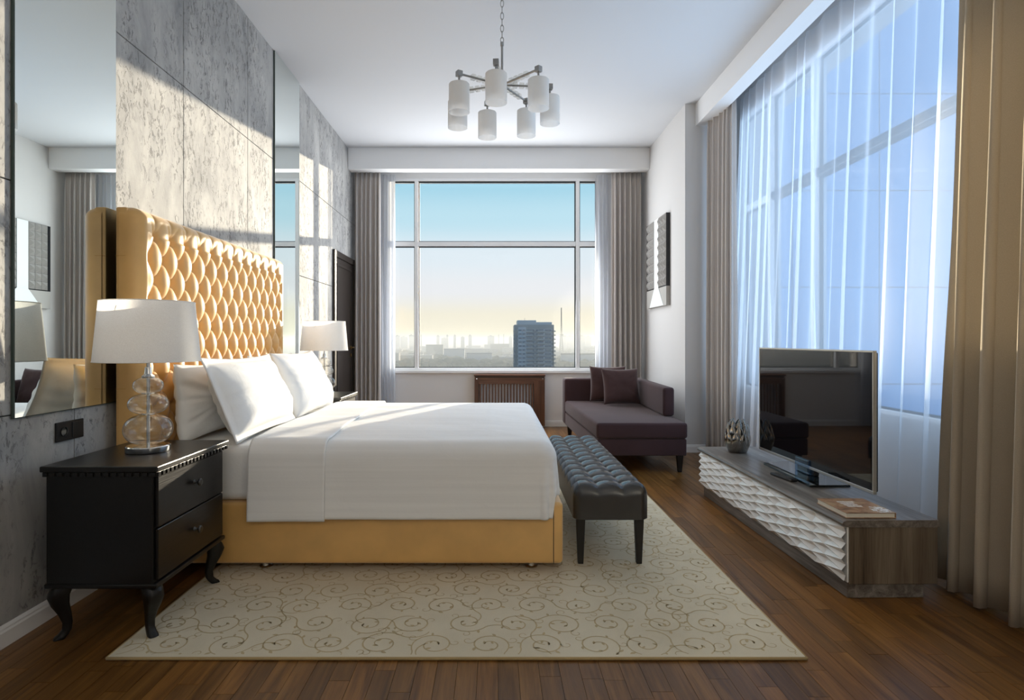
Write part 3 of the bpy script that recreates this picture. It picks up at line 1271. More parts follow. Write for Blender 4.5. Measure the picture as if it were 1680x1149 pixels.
def leaf(p, a, L):
    pts = [(p[0] + L * t_ * math.cos(a + .3 * t_), p[1] + L * t_ * math.sin(a + .3 * t_)) for t_ in (0, .2, .4, .6, .8, 1)]
    add_rib(pts, lambda t_: .0004 + L * .24 * math.sin(PI * min(1, t_ * 1.05)) ** .9)


PX, PY = .205, .168
ny_ = int((RY_1 - RY_0) / PY) + 3
nx_ = int((RX1 - RX0) / PX) + 3


def coil(c, r0, a0, hand, turns, n, end=.20):
    return [(c[0] + r0 * (1 - (1 - end) * (k / (n - 1)) ** .9) * math.cos(a0 + hand * turns * 2 * PI * k / (n - 1)),
             c[1] + r0 * (1 - (1 - end) * (k / (n - 1)) ** .9) * math.sin(a0 + hand * turns * 2 * PI * k / (n - 1))) for k in range(n)]


for j in range(ny_):
    for i in range(nx_):
        c = (RX0 + (i - .5 + (j % 2) * .5) * PX + rr_.uniform(-.014, .014), RY_0 + (j - .4) * PY + rr_.uniform(-.012, .012))
        if c[1] > 3.6 and c[0] < .36:
            continue
        hand = 1 if (i + (j // 2)) % 2 else -1
        a0 = rr_.choice((0, PI, .6, PI + .6, -.6, PI - .6)) + rr_.uniform(-.3, .3)
        r0 = rr_.uniform(.078, .096)
        sp = coil(c, r0, a0, hand, 1.55, 34)
        # stem swinging over from the neighbouring scroll
        c2 = (c[0] + 1.75 * r0 * math.cos(a0), c[1] + 1.75 * r0 * math.sin(a0))
        stem = [(c2[0] + .75 * r0 * math.cos(a0 + PI + hand * 2.0 * k / 10), c2[1] + .75 * r0 * math.sin(a0 + PI + hand * 2.0 * k / 10)) for k in range(10, 0, -1)]
        add_rib(stem + sp, lambda t_: .0019 + .0013 * math.sin(PI * min(1, t_ * .9 + .1)))
        # short side curls branching off the outside of the coil
        for kk in (3, 11):
            q = sp[kk]
            a1 = math.atan2(q[1] - c[1], q[0] - c[0]) + hand * .35
            rc_ = rr_.uniform(.020, .028)
            cc = (q[0] + rc_ * math.cos(a1), q[1] + rc_ * math.sin(a1))
            add_rib(coil(cc, rc_, a1 + PI, hand if kk == 3 else -hand, .85, 12, .35), lambda t_: .0020 * (1 - .35 * t_))
        for kk in (1, 6, 14, 20, 27):
            q = sp[kk]
            a1 = math.atan2(q[1] - c[1], q[0] - c[0]) + hand * rr_.uniform(.4, 1.0) + (PI if kk in (20, 27) else 0)
            leaf(q, a1, rr_.uniform(.018, .028))
        leaf(sp[-1], a0 + hand * 2, .024)
mb.build('scroll_pattern', M['scroll'], rug)['kind'] = 'stuff'

# ------------------------------------------------------------------ tufted bench
bn = thing('bench', (.607, 3.92, 0), 'long charcoal leather bench with button-tufted top at the foot of the bed', 'bench')
NBX0, NBX1, NBY0, NBY1 = .412, .805, 3.105, 4.745
px_, py_ = (NBX1 - NBX0) / 3, (NBY1 - NBY0) / 12
Rb = .045
mb = MB()
nu, nv = 73, 265


def bench_top(i, j):
    ex = Rb * (PI / 2) - Rb + .14
    x = NBX0 - ex + (NBX1 - NBX0 + 2 * ex) * i / (nu - 1)
    y = NBY0 - ex + (NBY1 - NBY0 + 2 * ex) * j / (nv - 1)
    cx, cy = min(max(x, NBX0 + Rb), NBX1 - Rb), min(max(y, NBY0 + Rb), NBY1 - Rb)
    ox, oy = x - cx, y - cy
    om, ln = max(abs(ox), abs(oy)), math.hypot(ox, oy)

    def pad(a, b):
        s = abs(math.sin(PI * (a - NBX0) / px_)) if NBX0 + px_ * .5 < a < NBX1 - px_ * .5 else max(abs(math.sin(PI * (a - NBX0) / px_)), .93)
        t_ = abs(math.sin(PI * (b - NBY0) / py_)) if NBY0 + py_ * .5 < b < NBY1 - py_ * .5 else max(abs(math.sin(PI * (b - NBY0) / py_)), .93)
        kx, ky = round((a - NBX0) / px_), round((b - NBY0) / py_)
        d2 = (a - NBX0 - kx * px_) ** 2 + (b - NBY0 - ky * py_) ** 2
        dip = .016 * math.exp(-d2 / .016 ** 2) if 0 < kx < 3 and 0 < ky < 12 else 0
        return .030 * (s * t_) ** .45 - dip
    zt = .418
    if om < 1e-9:
        return (x, y, zt + pad(x, y))
    dx, dy = ox / ln, oy / ln
    th = om / Rb
    if th < PI / 2:
        r, dn = Rb * math.sin(th), Rb * (1 - math.cos(th))
    else:
        r, dn = Rb, Rb + (om - Rb * PI / 2)
    amp = max(0, 1 - th / (PI / 2))
    return (cx + dx * r, cy + dy * r, max(zt - dn + pad(cx + dx * r * .5, cy + dy * r * .5) * (amp ** .6 if amp > 0 else 0), .262))


mb.grid(bench_top, nu, nv)
mb.build('tufted_top', M['bench'], bn, True)
MB().box(NBX0 + .018, NBX1 - .018, NBY0 + .018, NBY1 - .018, .252, .33, .006).build('seat_box', M['bench'], bn)
for a in (1, 2):
    for b in range(1, 12):
        MB().lathe([(.009, 0), (.008, .004), (.004, .0065), (0, .007)], (NBX0 + a * px_, NBY0 + b * py_, .4035), 10, False).build('tuft_button', M['bench'], bn, True)
for sx in (0, 1):
    for sy in (0, 1):
        cx = NBX0 + .030 if sx == 0 else NBX1 - .052
        cx = .455 if sx == 0 else .765
        cy = 3.165 if sy == 0 else 4.685
        o = .008 * (1 if sx == 0 else -1)
        def tl(v, cx=cx, cy=cy, o=o):
            t_ = (.2525 - v.z) / .24
            k = 1 - .38 * t_
            return Vector((cx + (v.x - cx) * k + 0 * t_, cy + (v.y - cy) * k, v.z))
        MB().box(cx - .023, cx + .023, cy - .023, cy + .023, .0128, .2525, .003, 1).map(tl).build('leg', M['darkwood'], bn)

# ------------------------------------------------------------------ chaise
ch = thing('chaise', (1.32, 6.45, 0), 'aubergine fabric chaise longue in the corner by the far window', 'chaise')


def widen(v):
    t_ = (v.y - 5.35) / 2.0
    return Vector((v.x + (v.x - 1.326) * .15 * t_ + .008 * t_, v.y, v.z))


def grid_box(mb, x0, x1, y0, y1, z0, z1, bev):
    mb.box(x0, x1, y0, y1, z0, z1, bev, 4)
    return mb


grid_box(MB(), .922, 1.730, 5.365, 7.55, .153, .305, .012).map(widen).build('base', M['taupe'], ch, True, 50)
mb = MB()


def seat(i, j):
    return None


grid_box(MB(), .915, 1.737, 5.350, 7.34, .307, .452, .028).map(widen).build('seat_cushion', M['taupe'], ch, True, 50)
grid_box(MB(), .915, 1.735, 7.345, 7.56, .153, .722, .030).map(widen).build('backrest', M['taupe'], ch, True, 50)
grid_box(MB(), 1.628, 1.737, 5.80, 7.343, .454, .735, .028).map(widen).build('armrest', M['taupe'], ch, True, 50)
for (cx, cy) in ((.985, 5.43), (1.675, 5.40), (.985, 7.48), (1.68, 7.48)):
    def tl2(v, cx=cx, cy=cy):
        k = 1 - .4 * (.153 - v.z) / .15
        return widen(Vector((cx + (v.x - cx) * k, cy + (v.y - cy) * k, v.z)))
    MB().box(cx - .028, cx + .028, cy - .028, cy + .028, .001, .153, .003, 1).map(tl2).build('leg', M['darkwood'], ch)
gc = 'cushions on the chaise'
put_pillow('cushion', M['taupe2'], (1.452, 6.86, .667), (1, .10, .0), (.03, .30, 1), .435, .425, .15, 6.2, 'square aubergine cushion at the front, leaning towards the chaise arm', gc, n=30, wr=.6)
put_pillow('cushion', M['taupe2'], (1.355, 7.15, .675), (1, -.12, .0), (-.02, .25, 1), .43, .43, .13, 7.7, 'square aubergine cushion tucked behind the other one on the chaise', gc, n=30, wr=.6)

# ------------------------------------------------------------------ radiator cover
rc = thing('radiator_cover', (.2, 8.15, 0), 'walnut radiator cover with vertical slats under the far window', 'radiator cover')
RX_0, RX_1, RYF = -.277, .678, 8.085
mb = MB().box(RX_0 - .008, RX_1 + .008, RYF - .012, 8.228, .705, .730, .004, 1)
mb.build('top', M['walnut'], rc)
MB().box(RX_0, RX_1, RYF, RYF + .018, .645, .690, .002, 1).build('top_rail', M['walnut'], rc)
MB().box(RX_0 + .012, RX_1 - .012, RYF + .006, RYF + .016, .690, .705).build('rail_gap', M['darkwood'], rc)
MB().box(RX_0, RX_0 + .055, RYF, RYF + .02, .03, .645, .002, 1).build('stile', M['walnut_v'], rc)
MB().box(.528, RX_1, RYF, RYF + .02, .03, .645, .002, 1).build('stile', M['walnut_v'], rc)
MB().box(RX_0 + .055, .528, RYF, RYF + .018, .03, .10, .002, 1).build('bottom_rail', M['walnut'], rc)
MB().box(RX_0 + .055, .528, RYF, RYF + .018, .60, .645, .002, 1).build('slat_rail', M['walnut'], rc)
ns_ = 18
for k in range(ns_):
    x = RX_0 + .055 + (k + .5) * (.528 - RX_0 - .055) / ns_
    MB().box(x - .0095, x + .0095, RYF + .003, RYF + .015, .10, .60, .001, 1).build('slat', M['walnut_v'], rc)
for x in (RX_0, RX_1 - .018):
    MB().box(x, x + .018, RYF + .02, 8.225, .03, .705).build('side_panel', M['walnut_v'], rc)
for x in (RX_0 + .03, RX_1 - .03):
    MB().lathe([(.009, 0), (.009, .005), (.006, .008), (0, .008)], n=14, M=Matrix.Translation((x, RYF, .672)) @ Matrix.Rotation(PI / 2, 4, 'X')).build('screw_cap', M['chrome'], rc, True, 40)
rd = thing('radiator', (.15, 8.17, .1), 'pale ribbed radiator behind the slats of the walnut cover', 'radiator')
mb = MB().box(-.2, .5, 8.165, 8.215, .12, .62, .004, 1)
for k in range(16):
    x = -.18 + k * .044
    mb.box(x - .012, x + .012, 8.152, 8.165, .14, .60, .004, 1)
mb.build('panel', M['radiator'], rd)
MB().tube([(.50, 8.19, .16), (.515, 8.19, .16), (.515, 8.19, .002)], .008, 8).build('pipe', M['radiator'], rd)

# ------------------------------------------------------------------ relief picture
pc = thing('relief_picture', (XP, 7.37, 1.61), 'relief artwork of pewter pyramid studs around a white stripe, on the side wall', 'picture')
AF = 1.985
MB().box(AF, XP - .001, 6.895, 7.775, 1.83, 2.68, .001, 1).build('upper_board', M['artblack'], pc)
MB().box(AF, XP - .001, 6.895, 7.775, 1.605, 1.8295, .001, 1).build('lower_board', M['artgrey'], pc)
MB().box(AF - .004, AF - .0005, 7.222, 7.400, 1.84, 2.68, .0005, 1).build('stripe', M['artwhite'], pc)
MB().prism([(7.222, 1.8395), (7.400, 1.8395), (7.62, 1.610), (7.005, 1.610)], 'x', AF - .004, AF - .0005).build('flare', M['artwhite'], pc)
for (ya, yb) in ((6.897, 7.217), (7.405, 7.725)):
    for r in range(8):
        z0 = 1.842 + r * .1047
        for c in range(3):
            y0 = ya + c * (yb - ya) / 3
            y1 = y0 + (yb - ya) / 3
            mb = MB()
            vs = [mb.bm.verts.new(q) for q in ((AF - .0005, y0 + .002, z0), (AF - .0005, y1 - .002, z0), (AF - .0005, y1 - .002, z0 + .1027), (AF - .0005, y0 + .002, z0 + .1027))]
            ap = mb.bm.verts.new((AF - .034, (y0 + y1) / 2, z0 + .050))
            mb.bm.faces.new(vs)
            for k in range(4):
                mb.bm.faces.new((vs[k], vs[(k + 1) % 4], ap))
            bmesh.ops.recalc_face_normals(mb.bm, faces=mb.bm.faces[:])
            mb.build('stud', M['artstud'], pc)

# ------------------------------------------------------------------ TV stand
tv_rot = math.radians(1.0)
SX0, SX1, SY0, SY1 = 1.605, 2.055, 2.75, 4.64
stand = thing('tv_stand', (SX0, SY0, 0), 'low grey oak television stand with a white faceted front', 'tv stand')
# top slab with a rounded front edge
prof = [(SX1, .332), (SX1, .366), (SX0 + .02, .366), (SX0 + .006, .361), (SX0 - .001, .352), (SX0, .343), (SX0 + .012, .337), (SX0 + .03, .334)]
MB().prism(prof, 'y', SY0 - .004, SY1 + .004).build('top', M['greyoak'], stand)
MB().box(SX0 + .034, SX1 - .002, SY0, SY0 + .025, .068, .333, .002, 1).build('side_panel', M['greyoak_v'], stand)
MB().box(SX0 + .034, SX1 - .002, SY1 - .025, SY1, .068, .333, .002, 1).build('side_panel', M['greyoak_v'], stand)
MB().box(SX0 + .034, SX1 - .005, SY0 + .025, SY1 - .025, .068, .090).build('bottom_panel', M['greyoak'], stand)
MB().box(SX1 - .02, SX1 - .004, SY0 + .025, SY1 - .025, .09, .333).build('back_panel', M['greyoak'], stand)
MB().box(SX0 + .032, SX1 - .06, SY0 + .012, SY1 - .05, .001, .068, .002, 1).build('plinth', M['greyoak'], stand)
# faceted front
mb = MB()
yy = [SY0 + .012]
k = 0
while yy[-1] < SY1 - .02:
    yy.append(min(yy[-1] + (.145 if k % 2 == 0 else .100), SY1 - .012))
    k += 1
NRW = 10
za, zb_ = .080, .331
dz = (zb_ - za) / NRW
cols = []
rf = random.Random(3)
for i, y in enumerate(yy):
    col = []
    for r in range(NRW + 1):
        edge = r in (0, NRW)
        d = .024 if (i + r) % 2 == 0 else .004
        if edge:
            d *= .5
        j = 0 if edge or i in (0, len(yy) - 1) else rf.uniform(-.012, .012)
        col.append(mb.bm.verts.new((SX0 + .028 - d, y + j, za + dz * r)))
    cols.append(col)
for i, (a, b) in enumerate(zip(cols, cols[1:])):
    for r in range(NRW):
        if (i + r) % 2 == 0:
            mb.bm.faces.new((a[r], a[r + 1], b[r + 1]))
            mb.bm.faces.new((a[r], b[r + 1], b[r]))
        else:
            mb.bm.faces.new((a[r], a[r + 1], b[r]))
            mb.bm.faces.new((a[r + 1], b[r + 1], b[r]))
bmesh.ops.recalc_face_normals(mb.bm, faces=mb.bm.faces[:])
mb.box(SX0 + .027, SX0 + .034, SY0 + .006, SY1 - .006, .076, .333)
mb.build('faceted_front', M['facet'], stand)
stand.rotation_euler.z = tv_rot * 0.8

# ------------------------------------------------------------------ TV
TVX, TVY = 1.902, 3.63
tv = thing('television', (TVX, TVY, .366), 'large flat television with a thin silver bezel standing on the oak stand', 'television')
hw, tz0, tz1 = .632, .419, 1.146
MB().box(TVX + .004, TVX + .030, TVY - hw + .01, TVY + hw - .01, tz0 + .01, tz1 - .01, .004, 1).build('housing', M['plastic'], tv)
MB().box(TVX - .0005, TVX + .004, TVY - hw + .010, TVY + hw - .010, tz0 + .017, tz1 - .010).build('screen', M['screen'], tv)
mb = MB()
mb.box(TVX - .003, TVX + .016, TVY - hw, TVY + hw, tz1 - .010, tz1, .002, 1)
mb.box(TVX - .003, TVX + .016, TVY - hw, TVY + hw, tz0, tz0 + .017, .002, 1)
mb.box(TVX - .003, TVX + .016, TVY - hw, TVY - hw + .010, tz0 + .017, tz1 - .010, .002, 1)
mb.box(TVX - .003, TVX + .016, TVY + hw - .010, TVY + hw, tz0 + .017, tz1 - .010, .002, 1)
mb.build('bezel', M['silver'], tv)
MB().box(TVX - .012, TVX + .014, TVY - .035, TVY + .12, .380, .47, .006).build('neck', M['acrylic'], tv)
MB().box(TVX + .014, TVX + .045, TVY - .06, TVY + .14, .380, .62, .006).build('rear_bracket', M['plastic'], tv)
b0 = MB().prism([(1.800, 3.975), (1.775, 3.36), (2.005, 3.36), (2.0, 4.03)], 'z', .3685, .380)
b0.build('base_plate', M['blackgloss'], tv)
tv.rotation_euler.z = math.radians(.7)

# ------------------------------------------------------------------ remote
rm = thing('remote_control', (1.745, 3.58, .366), 'slim black remote control lying beside the television base', 'remote')
MR = Matrix.Translation((1.735, 3.58, .3675)) @ Matrix.Rotation(math.radians(9), 4, 'Z')
MB().box(-.022, .022, -.10, .10, 0, .016, .006, 3, MR).build('body', M['plastic'], rm, True, 40)
for r in range(7):
    for c in range(3):
        MB().box(-.0145 + c * .011, -.0065 + c * .011, -.062 + r * .02, -.050 + r * .02, .016, .0185, .001, 1, MR).build('key', M['rubber'], rm)

# ------------------------------------------------------------------ book
bk = thing('book', (1.75, 2.89, .366), 'brown hardback with white print on its cover, on the near end of the stand', 'book')
bx0, bx1, by0, by1 = 1.638, 1.872, 2.775, 3.03
MB().box(bx0, bx1, by0, by1, .3672, .3702, .001, 1).build('back_cover', M['cover'], bk)
MB().box(bx0, bx1, by0, by1, .3902, .3932, .001, 1).build('front_cover', M['cover'], bk)
MB().box(bx0 + .005, bx1 - .004, by0 + .005, by1 - .004, .3702, .3902).build('pages', M['paper'], bk)
MB().box(bx1 - .003, bx1 + .0005, by0, by1, .3690, .3915, .001, 1).build('spine', M['cover'], bk)
rb = random.Random(11)
mb = MB()
zt = .39345
for r in range(4):               # block of broken, illegible title marks
    xx = 1.70 + rb.uniform(0, .01)
    while xx < 1.775:
        w_ = rb.uniform(.006, .016)
        yb0 = 2.955 - r * .026
        q = [(xx, yb0), (xx + w_, yb0 + rb.uniform(-.004, .002)), (xx + w_ * .9, yb0 + .018 + rb.uniform(-.003, .003)), (xx - .002, yb0 + .017)]
        mb.bm.faces.new([mb.bm.verts.new((a, b, zt)) for a, b in q])
        xx += w_ + .0025
for k in range(70):
    a = rb.uniform(0, 2 * PI)
    r = .055 * rb.random() ** .6
    cx, cy = 1.825 + r * .75 * math.cos(a), 2.825 + r * math.sin(a)
    s_ = rb.uniform(.003, .009)
    pts = [(cx + s_ * (.6 + .5 * rb.random()) * math.cos(t_ * PI / 3), cy + s_ * (.6 + .5 * rb.random()) * math.sin(t_ * PI / 3), zt + .00001 * k) for t_ in range(6)]
    pts = [(min(max(p[0], bx0 + .002), bx1 - .004), max(p[1], by0 + .002), p[2]) for p in pts]
    mb.bm.faces.new([mb.bm.verts.new(p) for p in pts])
mb.build('cover_print', M['ink'], bk)['kind'] = 'stuff'

# ------------------------------------------------------------------ vase
VX, VY, VZ = 1.805, 4.425, .3665
va = thing('vase', (VX, VY, VZ), 'silver artichoke-shaped vase with pointed petals on the far end of the stand', 'vase')
MB().lathe([(0, 0), (.058, 0), (.066, .004), (.082, .05), (.086, .09), (.078, .12), (.070, .12), (.076, .09), (.072, .05), (.055, .012), (0, .010)], (VX, VY, VZ), 40, False).build('bowl', M['vase'], va, True, 50)
for ring, (n_, r0, zb0, L, ph_, bul) in enumerate(((9, .066, .015, .150, 0, .030), (9, .062, .05, .165, .35, .026), (7, .050, .09, .155, .1, .016))):
    for k in range(n_):
        a = 2 * PI * k / n_ + ph_
        mb = MB()
        NI, NJ = 10, 5
        for sgn in (0,):
            def pf(i, j, a=a, r0=r0, zb0=zb0, L=L, bul=bul):
                t_ = i / (NI - 1)
                s_ = (j / (NJ - 1) - .5) * 2
                w_ = .034 * min(1, math.sin(PI * (.25 + .75 * t_ ** 1.15)) ** .9 * 1.05) if t_ < .999 else 0
                r = r0 + bul * math.sin(PI * t_ * .75) - .012 * t_ * t_ - .010 * s_ * s_
                z = zb0 + L * t_
                ca, sa = math.cos(a), math.sin(a)
                return (VX + r * ca - w_ * s_ * sa, VY + r * sa + w_ * s_ * ca, VZ + z)
            mb.grid(pf, NI, NJ)
        mb.build('petal', M['vase'], va, True, None, .004)

# ------------------------------------------------------------------ chandelier
HC = 1.8
CX, CY, CZ = .028 * HC, .0023895 * 976 * HC, 1.2 + HC
cl = thing('chandelier', (CX, CY, ZC), 'nickel chandelier with seven white cylinder shades hanging on a chain', 'chandelier')
RA = .19 * HC
MB().lathe([(.06, ZC - .001), (.06, ZC - .02), (.02, ZC - .035), (0, ZC - .035)], (CX, CY, 0), 28).build('canopy', M['steel'], cl, True, 40)
MB().lathe([(.0085, CZ - .02), (.0085, CZ + .27), (.013, CZ + .275), (.013, CZ + .30), (0, CZ + .30)], (CX, CY, 0), 14).build('stem', M['steel'], cl, True, 40)
MB().lathe([(0, CZ - .05), (.020, CZ - .045), (.034, CZ - .025), (.034, CZ + .02), (.018, CZ + .032), (0, CZ + .032)], (CX, CY, 0), 24).build('hub', M['steel'], cl, True, 40)
z = CZ + .300
k = 0
while z < ZC - .04:
    hh = .052 if k else .036
    pts = []
    for q in range(16):
        a = 2 * PI * q / 16
        p = Vector((.011 * math.cos(a), 0, hh / 2 * math.sin(a)))
        if k % 2:
            p = Vector((0, p.x, p.z))
        pts.append(Vector((CX, CY, z + hh / 2)) + p)
    MB().tube(pts, .0028, 6, True).build('chain_link', M['steel'], cl, True)
    z += hh - .008
    k += 1
for k in range(7):
    a = math.radians(-90 - 7.2 + 51.43 * k)
    d = Vector((math.cos(a), math.sin(a), 0))
    s = Vector((-d.y, d.x, 0))
    MA = Matrix((d, s, Vector((0, 0, 1)))).transposed().to_4x4()
    MA.translation = Vector((CX, CY, CZ))
    mb = MB()
    mb.tube([Vector((CX, CY, CZ)) + d * .03, Vector((CX, CY, CZ)) + d * (RA - .012)], .0075, 8)
    mb.build('arm', M['steel'], cl, True, 50)
    mb = MB()
    for q in range(4):
        x0 = .075 + q * .047
        mb.box(x0, x0 + .034, -.017, .017, -.017, .017, .002, 1, MA)
    mb.build('glass_sleeve', M['bulbglass'], cl)
    MB().box(RA - .019, RA + .019, -.019, .019, -.019, .019, .002, 1, MA).build('elbow', M['steel'], cl)
    e = Vector((CX, CY, CZ)) + d * RA
    MB().lathe([(.007, -.018), (.007, -.060), (.016, -.062), (.018, -.070), (0, -.070)], e, 14).build('drop_rod', M['steel'], cl, True, 40)
    MB().lathe([(.016, -.068), (.066, -.070), (.070, -.074), (.0705, -.262)], e, 36, False).build('shade', M['opal'], cl, True, 40)

# ------------------------------------------------------------------ outside: glazed wing of a neighbouring tower
M['wingglass'] = simple('blue_mirror_glazing', (.22, .41, .68), .05, .9)
M['wingbody'] = simple('wing_spandrel', (.16, .22, .30), .5)
M['wingline'] = simple('wing_joint', (.20, .27, .36), .5)
wg = thing('glass_office_block', (11, 20, -55), 'blue glazed office block filling the view behind the side window', 'building')
MB().prism([(4.95, 14.06), (22, 14.06), (22, 26), (11, 26)], 'z', -55, 26).build('core', M['wingbody'], wg)
pwx, phz = 2.05, 2.28
for c in range(6):
    for r in range(7):
        x0, z0 = 4.95 + c * pwx, -4.4 + r * phz
        MB().box(x0 + .012, x0 + pwx - .012, 14.0, 14.05, z0 + .012, z0 + phz - .012, .004, 1).build('glass_panel', M['wingglass'], wg)

# ------------------------------------------------------------------ outside: the city
GZ = -55.0
M['ground'] = None


def m_ground():
    n = NT('city_ground')
    p = n.pos(world=True)
    a = n.noise(p, .006, 6, .65)
    b = n.noise(p, .03, 4, .6)
    c = n.ramp(n.mix(.5, a, b), [(.35, (.05, .07, .06)), (.5, (.10, .115, .10)), (.65, (.19, .19, .18))])
    n.set(Base_Color=c, Roughness=.9)
    return n.m


g = MB().box(-5000, 5000, 40, 9000, GZ - 2, GZ).build('ground', m_ground())
struct(g)
M['block1'] = simple('hazy_block_pale', (.42, .44, .45), .8)
M['block2'] = simple('hazy_block_grey', (.28, .30, .31), .8)
M['block3'] = simple('hazy_block_dark', (.17, .19, .20), .8)
M['tower'] = simple('tower_cladding', (.34, .34, .315), .7)
M['tower2'] = simple('tower_light_band', (.56, .57, .54), .6)
M['tglass'] = simple('tower_glass', (.10, .13, .15), .15, 0.0)
M['twhite'] = simple('tower_white_frame', (.85, .87, .87), .6)

TD = 450.0


def tx(px):
    return (px - 812) / 976 * TD


def tz(py):
    return 1.2 - (py - 558) / 976 * TD


tw = thing('apartment_tower', (tx(877), TD + 14, GZ), 'grey high-rise apartment tower standing alone in the hazy city', 'building')
zt0 = tz(533)
MB().box(tx(844), tx(909), TD, TD + 28, GZ, zt0, .2, 1).build('body', M['tower'], tw)
MB().box(tx(849), tx(880), TD + 2, TD + 24, zt0, tz(525.5), .2, 1).build('roof_storey', M['tower2'], tw)
MB().box(tx(880), tx(906), TD + 2, TD + 24, zt0, tz(528.5), .2, 1).build('roof_storey', M['tower2'], tw)
MB().tube([(tx(862), TD + 10, tz(525.5)), (tx(862), TD + 10, tz(521))], .12, 6).build('roof_mast', M['block3'], tw)
MB().box(tx(850), tx(863), TD - 1.0, TD, GZ, tz(537)).build('bay', M['tower2'], tw)
MB().box(tx(893), tx(905), TD - 1.0, TD, GZ, tz(537)).build('bay', M['tower'], tw)
fh = 3.0
for f_ in range(13):
    z = zt0 - 4.2 - f_ * fh
    if z < tz(612):
        break
    for px, w_, dep, kind in ((853, 3.2, 1.0, 0), (859.5, 3.2, 1.0, 0), (867, 5.0, 0, 1), (874.5, 3.0, 0, 2), (881, 3.0, 0, 2), (888, 4.2, 0, 1), (896, 3.4, 1.0, 0), (902, 3.2, 1.0, 0)):
        x = tx(px)
        y = TD - dep
        fr = MB()
        fr.box(x - w_ / 2, x + w_ / 2, y - .25, y - .02, z - .75, z + .85)
        o = fr.build('window', M['twhite'] if (kind == 0 or (kind == 1 and (f_ + int(px)) % 3)) else M['tower2'], tw)
        MB().box(x - w_ / 2 + .3, x + w_ / 2 - .3, y - .32, y - .26, z - .5, z + .65).build('window_glass', M['tglass'], o)
    for px, w_ in ((867, 6.4), (888, 5.6), (844.5, 2.2), (909, 2.2)):
        MB().box(tx(px) - w_ / 2, tx(px) + w_ / 2, TD - 1.6, TD - .02, z - 1.15, z - .30).build('balcony', M['tower2'] if px in (867, 888) else M['tower'], tw)

# lattice mast
AD = 1500.0
ax, az = lambda p: (p - 812) / 976 * AD, lambda p: 1.2 - (p - 558) / 976 * AD
mast = thing('radio_mast', (ax(921), AD, GZ), 'thin lattice radio mast rising right of the apartment tower', 'mast')
mb = MB()
zt_ = az(505)
zm = az(549)
for sx, sy in ((-1, -1), (1, -1), (1, 1), (-1, 1)):
    mb.tube([(ax(921) + sx * 6, AD + sy * 6, GZ), (ax(921) + sx * 1.6, AD + sy * 1.6, zm), (ax(921) + sx * .5, AD + sy * .5, zt_)], .45, 5)
mb.build('leg', M['block3'], mast)
mb = MB()
nb_ = 26
for k in range(nb_):
    z0 = GZ + (zt_ - GZ) * k / nb_
    z1 = GZ + (zt_ - GZ) * (k + 1) / nb_
    def hw_(z):
        return 6 + (1.6 - 6) * (z - GZ) / (zm - GZ) if z < zm else 1.6 + (.5 - 1.6) * (z - zm) / (zt_ - zm)
    for s in (-1, 1):
        mb.tube([(ax(921) - s * hw_(z0), AD - hw_(z0), z0), (ax(921) + s * hw_(z1), AD - hw_(z1), z1)], .3, 4)
mb.build('bracing', M['block3'], mast)
MB().box(ax(921) - 4.5, ax(921) + 4.5, AD - 4, AD + 4, zm - 1, zm + 1).build('platform', M['block3'], mast)

# skyline and low blocks
rs = random.Random(17)


def block(px0, px1, ptop, D, mat, label, group, dep=None, roof=True):
    x0, x1 = (px0 - 812) / 976 * D, (px1 - 812) / 976 * D
    zt = 1.2 - (ptop - 558) / 976 * D
    t = thing('city_block', ((x0 + x1) / 2, D, GZ), label, 'building', group)
    d_ = dep or max(14, (x1 - x0) * .5)
    MB().box(x0, x1, D, D + d_, GZ, zt).build('walls', mat, t)
    if roof:
        w_ = (x1 - x0)
        MB().box(x0 + w_ * .3, x0 + w_ * .6, D + 2, D + d_ * .6, zt, zt + (zt - GZ) * .04 + 1).build('roof_house', mat, t)
    return t


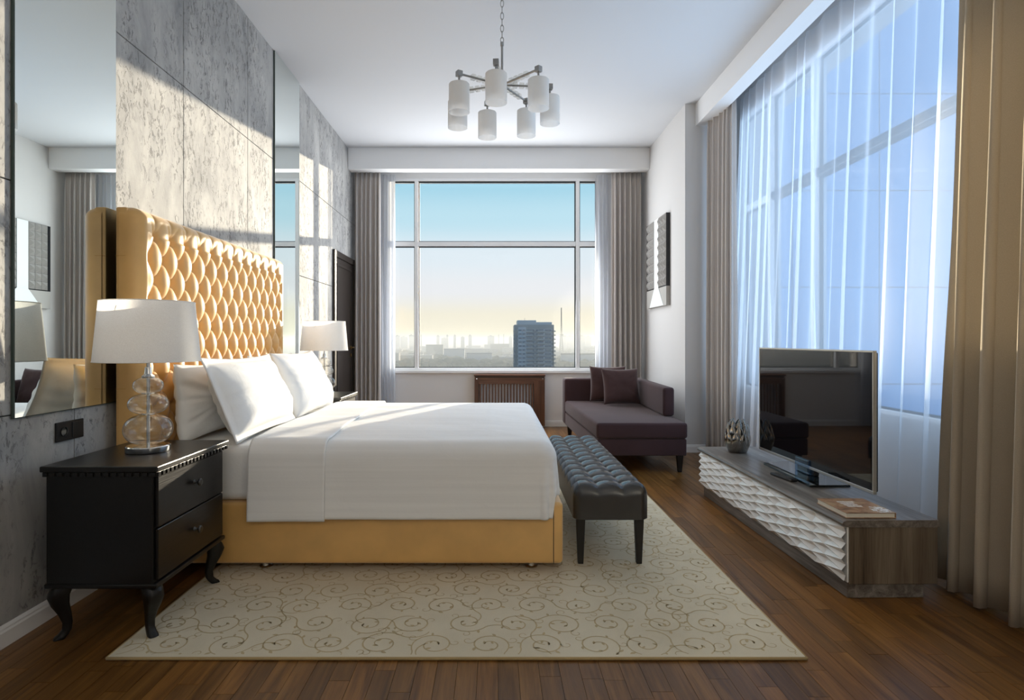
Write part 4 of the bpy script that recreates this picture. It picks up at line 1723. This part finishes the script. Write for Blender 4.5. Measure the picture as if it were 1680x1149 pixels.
gsk = 'hazy towers along the skyline'
for (a, b, t_) in ((648, 656, 551), (657, 669, 552.5), (671, 679, 550), (690, 691.8, 550), (716, 721, 551), (724, 735, 554.5), (732, 735.5, 550), (744, 748, 550.2),
                   (756, 762, 553), (768.5, 774, 550.5), (800, 811, 551.5), (817.5, 818.8, 549.5), (825.6, 827, 549), (835, 840.5, 552.5), (918, 929, 551), (930, 942, 552),
                   (950, 960, 551.5), (961, 970, 552.5), (978, 990, 551), (630, 640, 552)):
    block(a, b, t_, rs.uniform(2500, 3100), M['block2'], 'pale hazy high-rise on the distant skyline beyond the low roofs', gsk)
FOOT = []
glo = 'low city blocks below the skyline'
for k in range(230):
    D = rs.uniform(1150, 2900)
    w_ = rs.uniform(22, 90)
    cx_ = rs.uniform(-.235, .235) * D
    h_ = rs.choice((9, 12, 15, 18, 26)) + (14 if rs.random() < .12 else 0)
    if any(abs(cx_ - q[0]) < 75 and abs(D - q[1]) < 40 for q in FOOT):
        continue
    FOOT.append((cx_, D))
    t = thing('city_block', (cx_, D, GZ), 'low hazy block among trees below the skyline', 'building', glo)
    d_ = rs.uniform(14, 30)
    MB().box(cx_ - w_ / 2, cx_ + w_ / 2, D, D + d_, GZ, GZ + h_).build('walls', M[rs.choice(('block1', 'block2', 'block3'))], t)
    MB().box(cx_ - w_ / 2 - .6, cx_ + w_ / 2 + .6, D - .6, D + d_ + .6, GZ + h_, GZ + h_ + rs.choice((1, 3))).build('roof', M[rs.choice(('block2', 'block3'))], t)


def m_trees():
    n = NT('distant_foliage')
    a = n.noise(n.pos(world=True), .08, 4, .6)
    n.set(Base_Color=n.ramp(a, [(.35, (.025, .045, .035)), (.65, (.07, .095, .07))]), Roughness=.95)
    return n.m


mb = MB()
for k in range(3000):
    D = 1120 + 1900 * rs.random() ** 1.4
    cx_ = rs.uniform(-.24, .24) * D
    r = rs.uniform(6, 13)
    if any(abs(cx_ - q[0]) < 68 and -20 < D - q[1] < 50 for q in FOOT):
        continue
    b = bmesh.new()
    bmesh.ops.create_icosphere(b, subdivisions=1, radius=r)
    for v in b.verts:
        v.co = Vector((v.co.x * 1.3 + cx_ + rs.uniform(-1, 1), v.co.y + D + rs.uniform(-1, 1), GZ + (v.co.z + r) * .8 * rs.uniform(.9, 1.1)))
    me = bpy.data.meshes.new('t')
    b.to_mesh(me)
    b.free()
    mb.bm.from_mesh(me)
    bpy.data.meshes.remove(me)
tr = mb.build('tree_canopy', m_trees())
tr['kind'] = 'stuff'
tag(tr, 'hazy dark tree tops between the low city blocks', 'trees')

# ------------------------------------------------------------------ ground haze over the city
hz = NT('city_haze')
hz.n.remove(hz.b)
vs_ = hz.n.new('ShaderNodeVolumeScatter')
vs_.inputs['Color'].default_value = (.92, .965, .93, 1)
vs_.inputs['Density'].default_value = .00055
vs_.inputs['Anisotropy'].default_value = .2
hz.l.new(vs_.outputs[0], hz.o.inputs['Volume'])
h_o = MB().box(-4900, 4900, 300, 8900, GZ + .05, 16).build('haze', hz.m)
h_o['kind'] = 'stuff'
tag(h_o, 'thin pale haze lying over the whole distant city', 'haze')
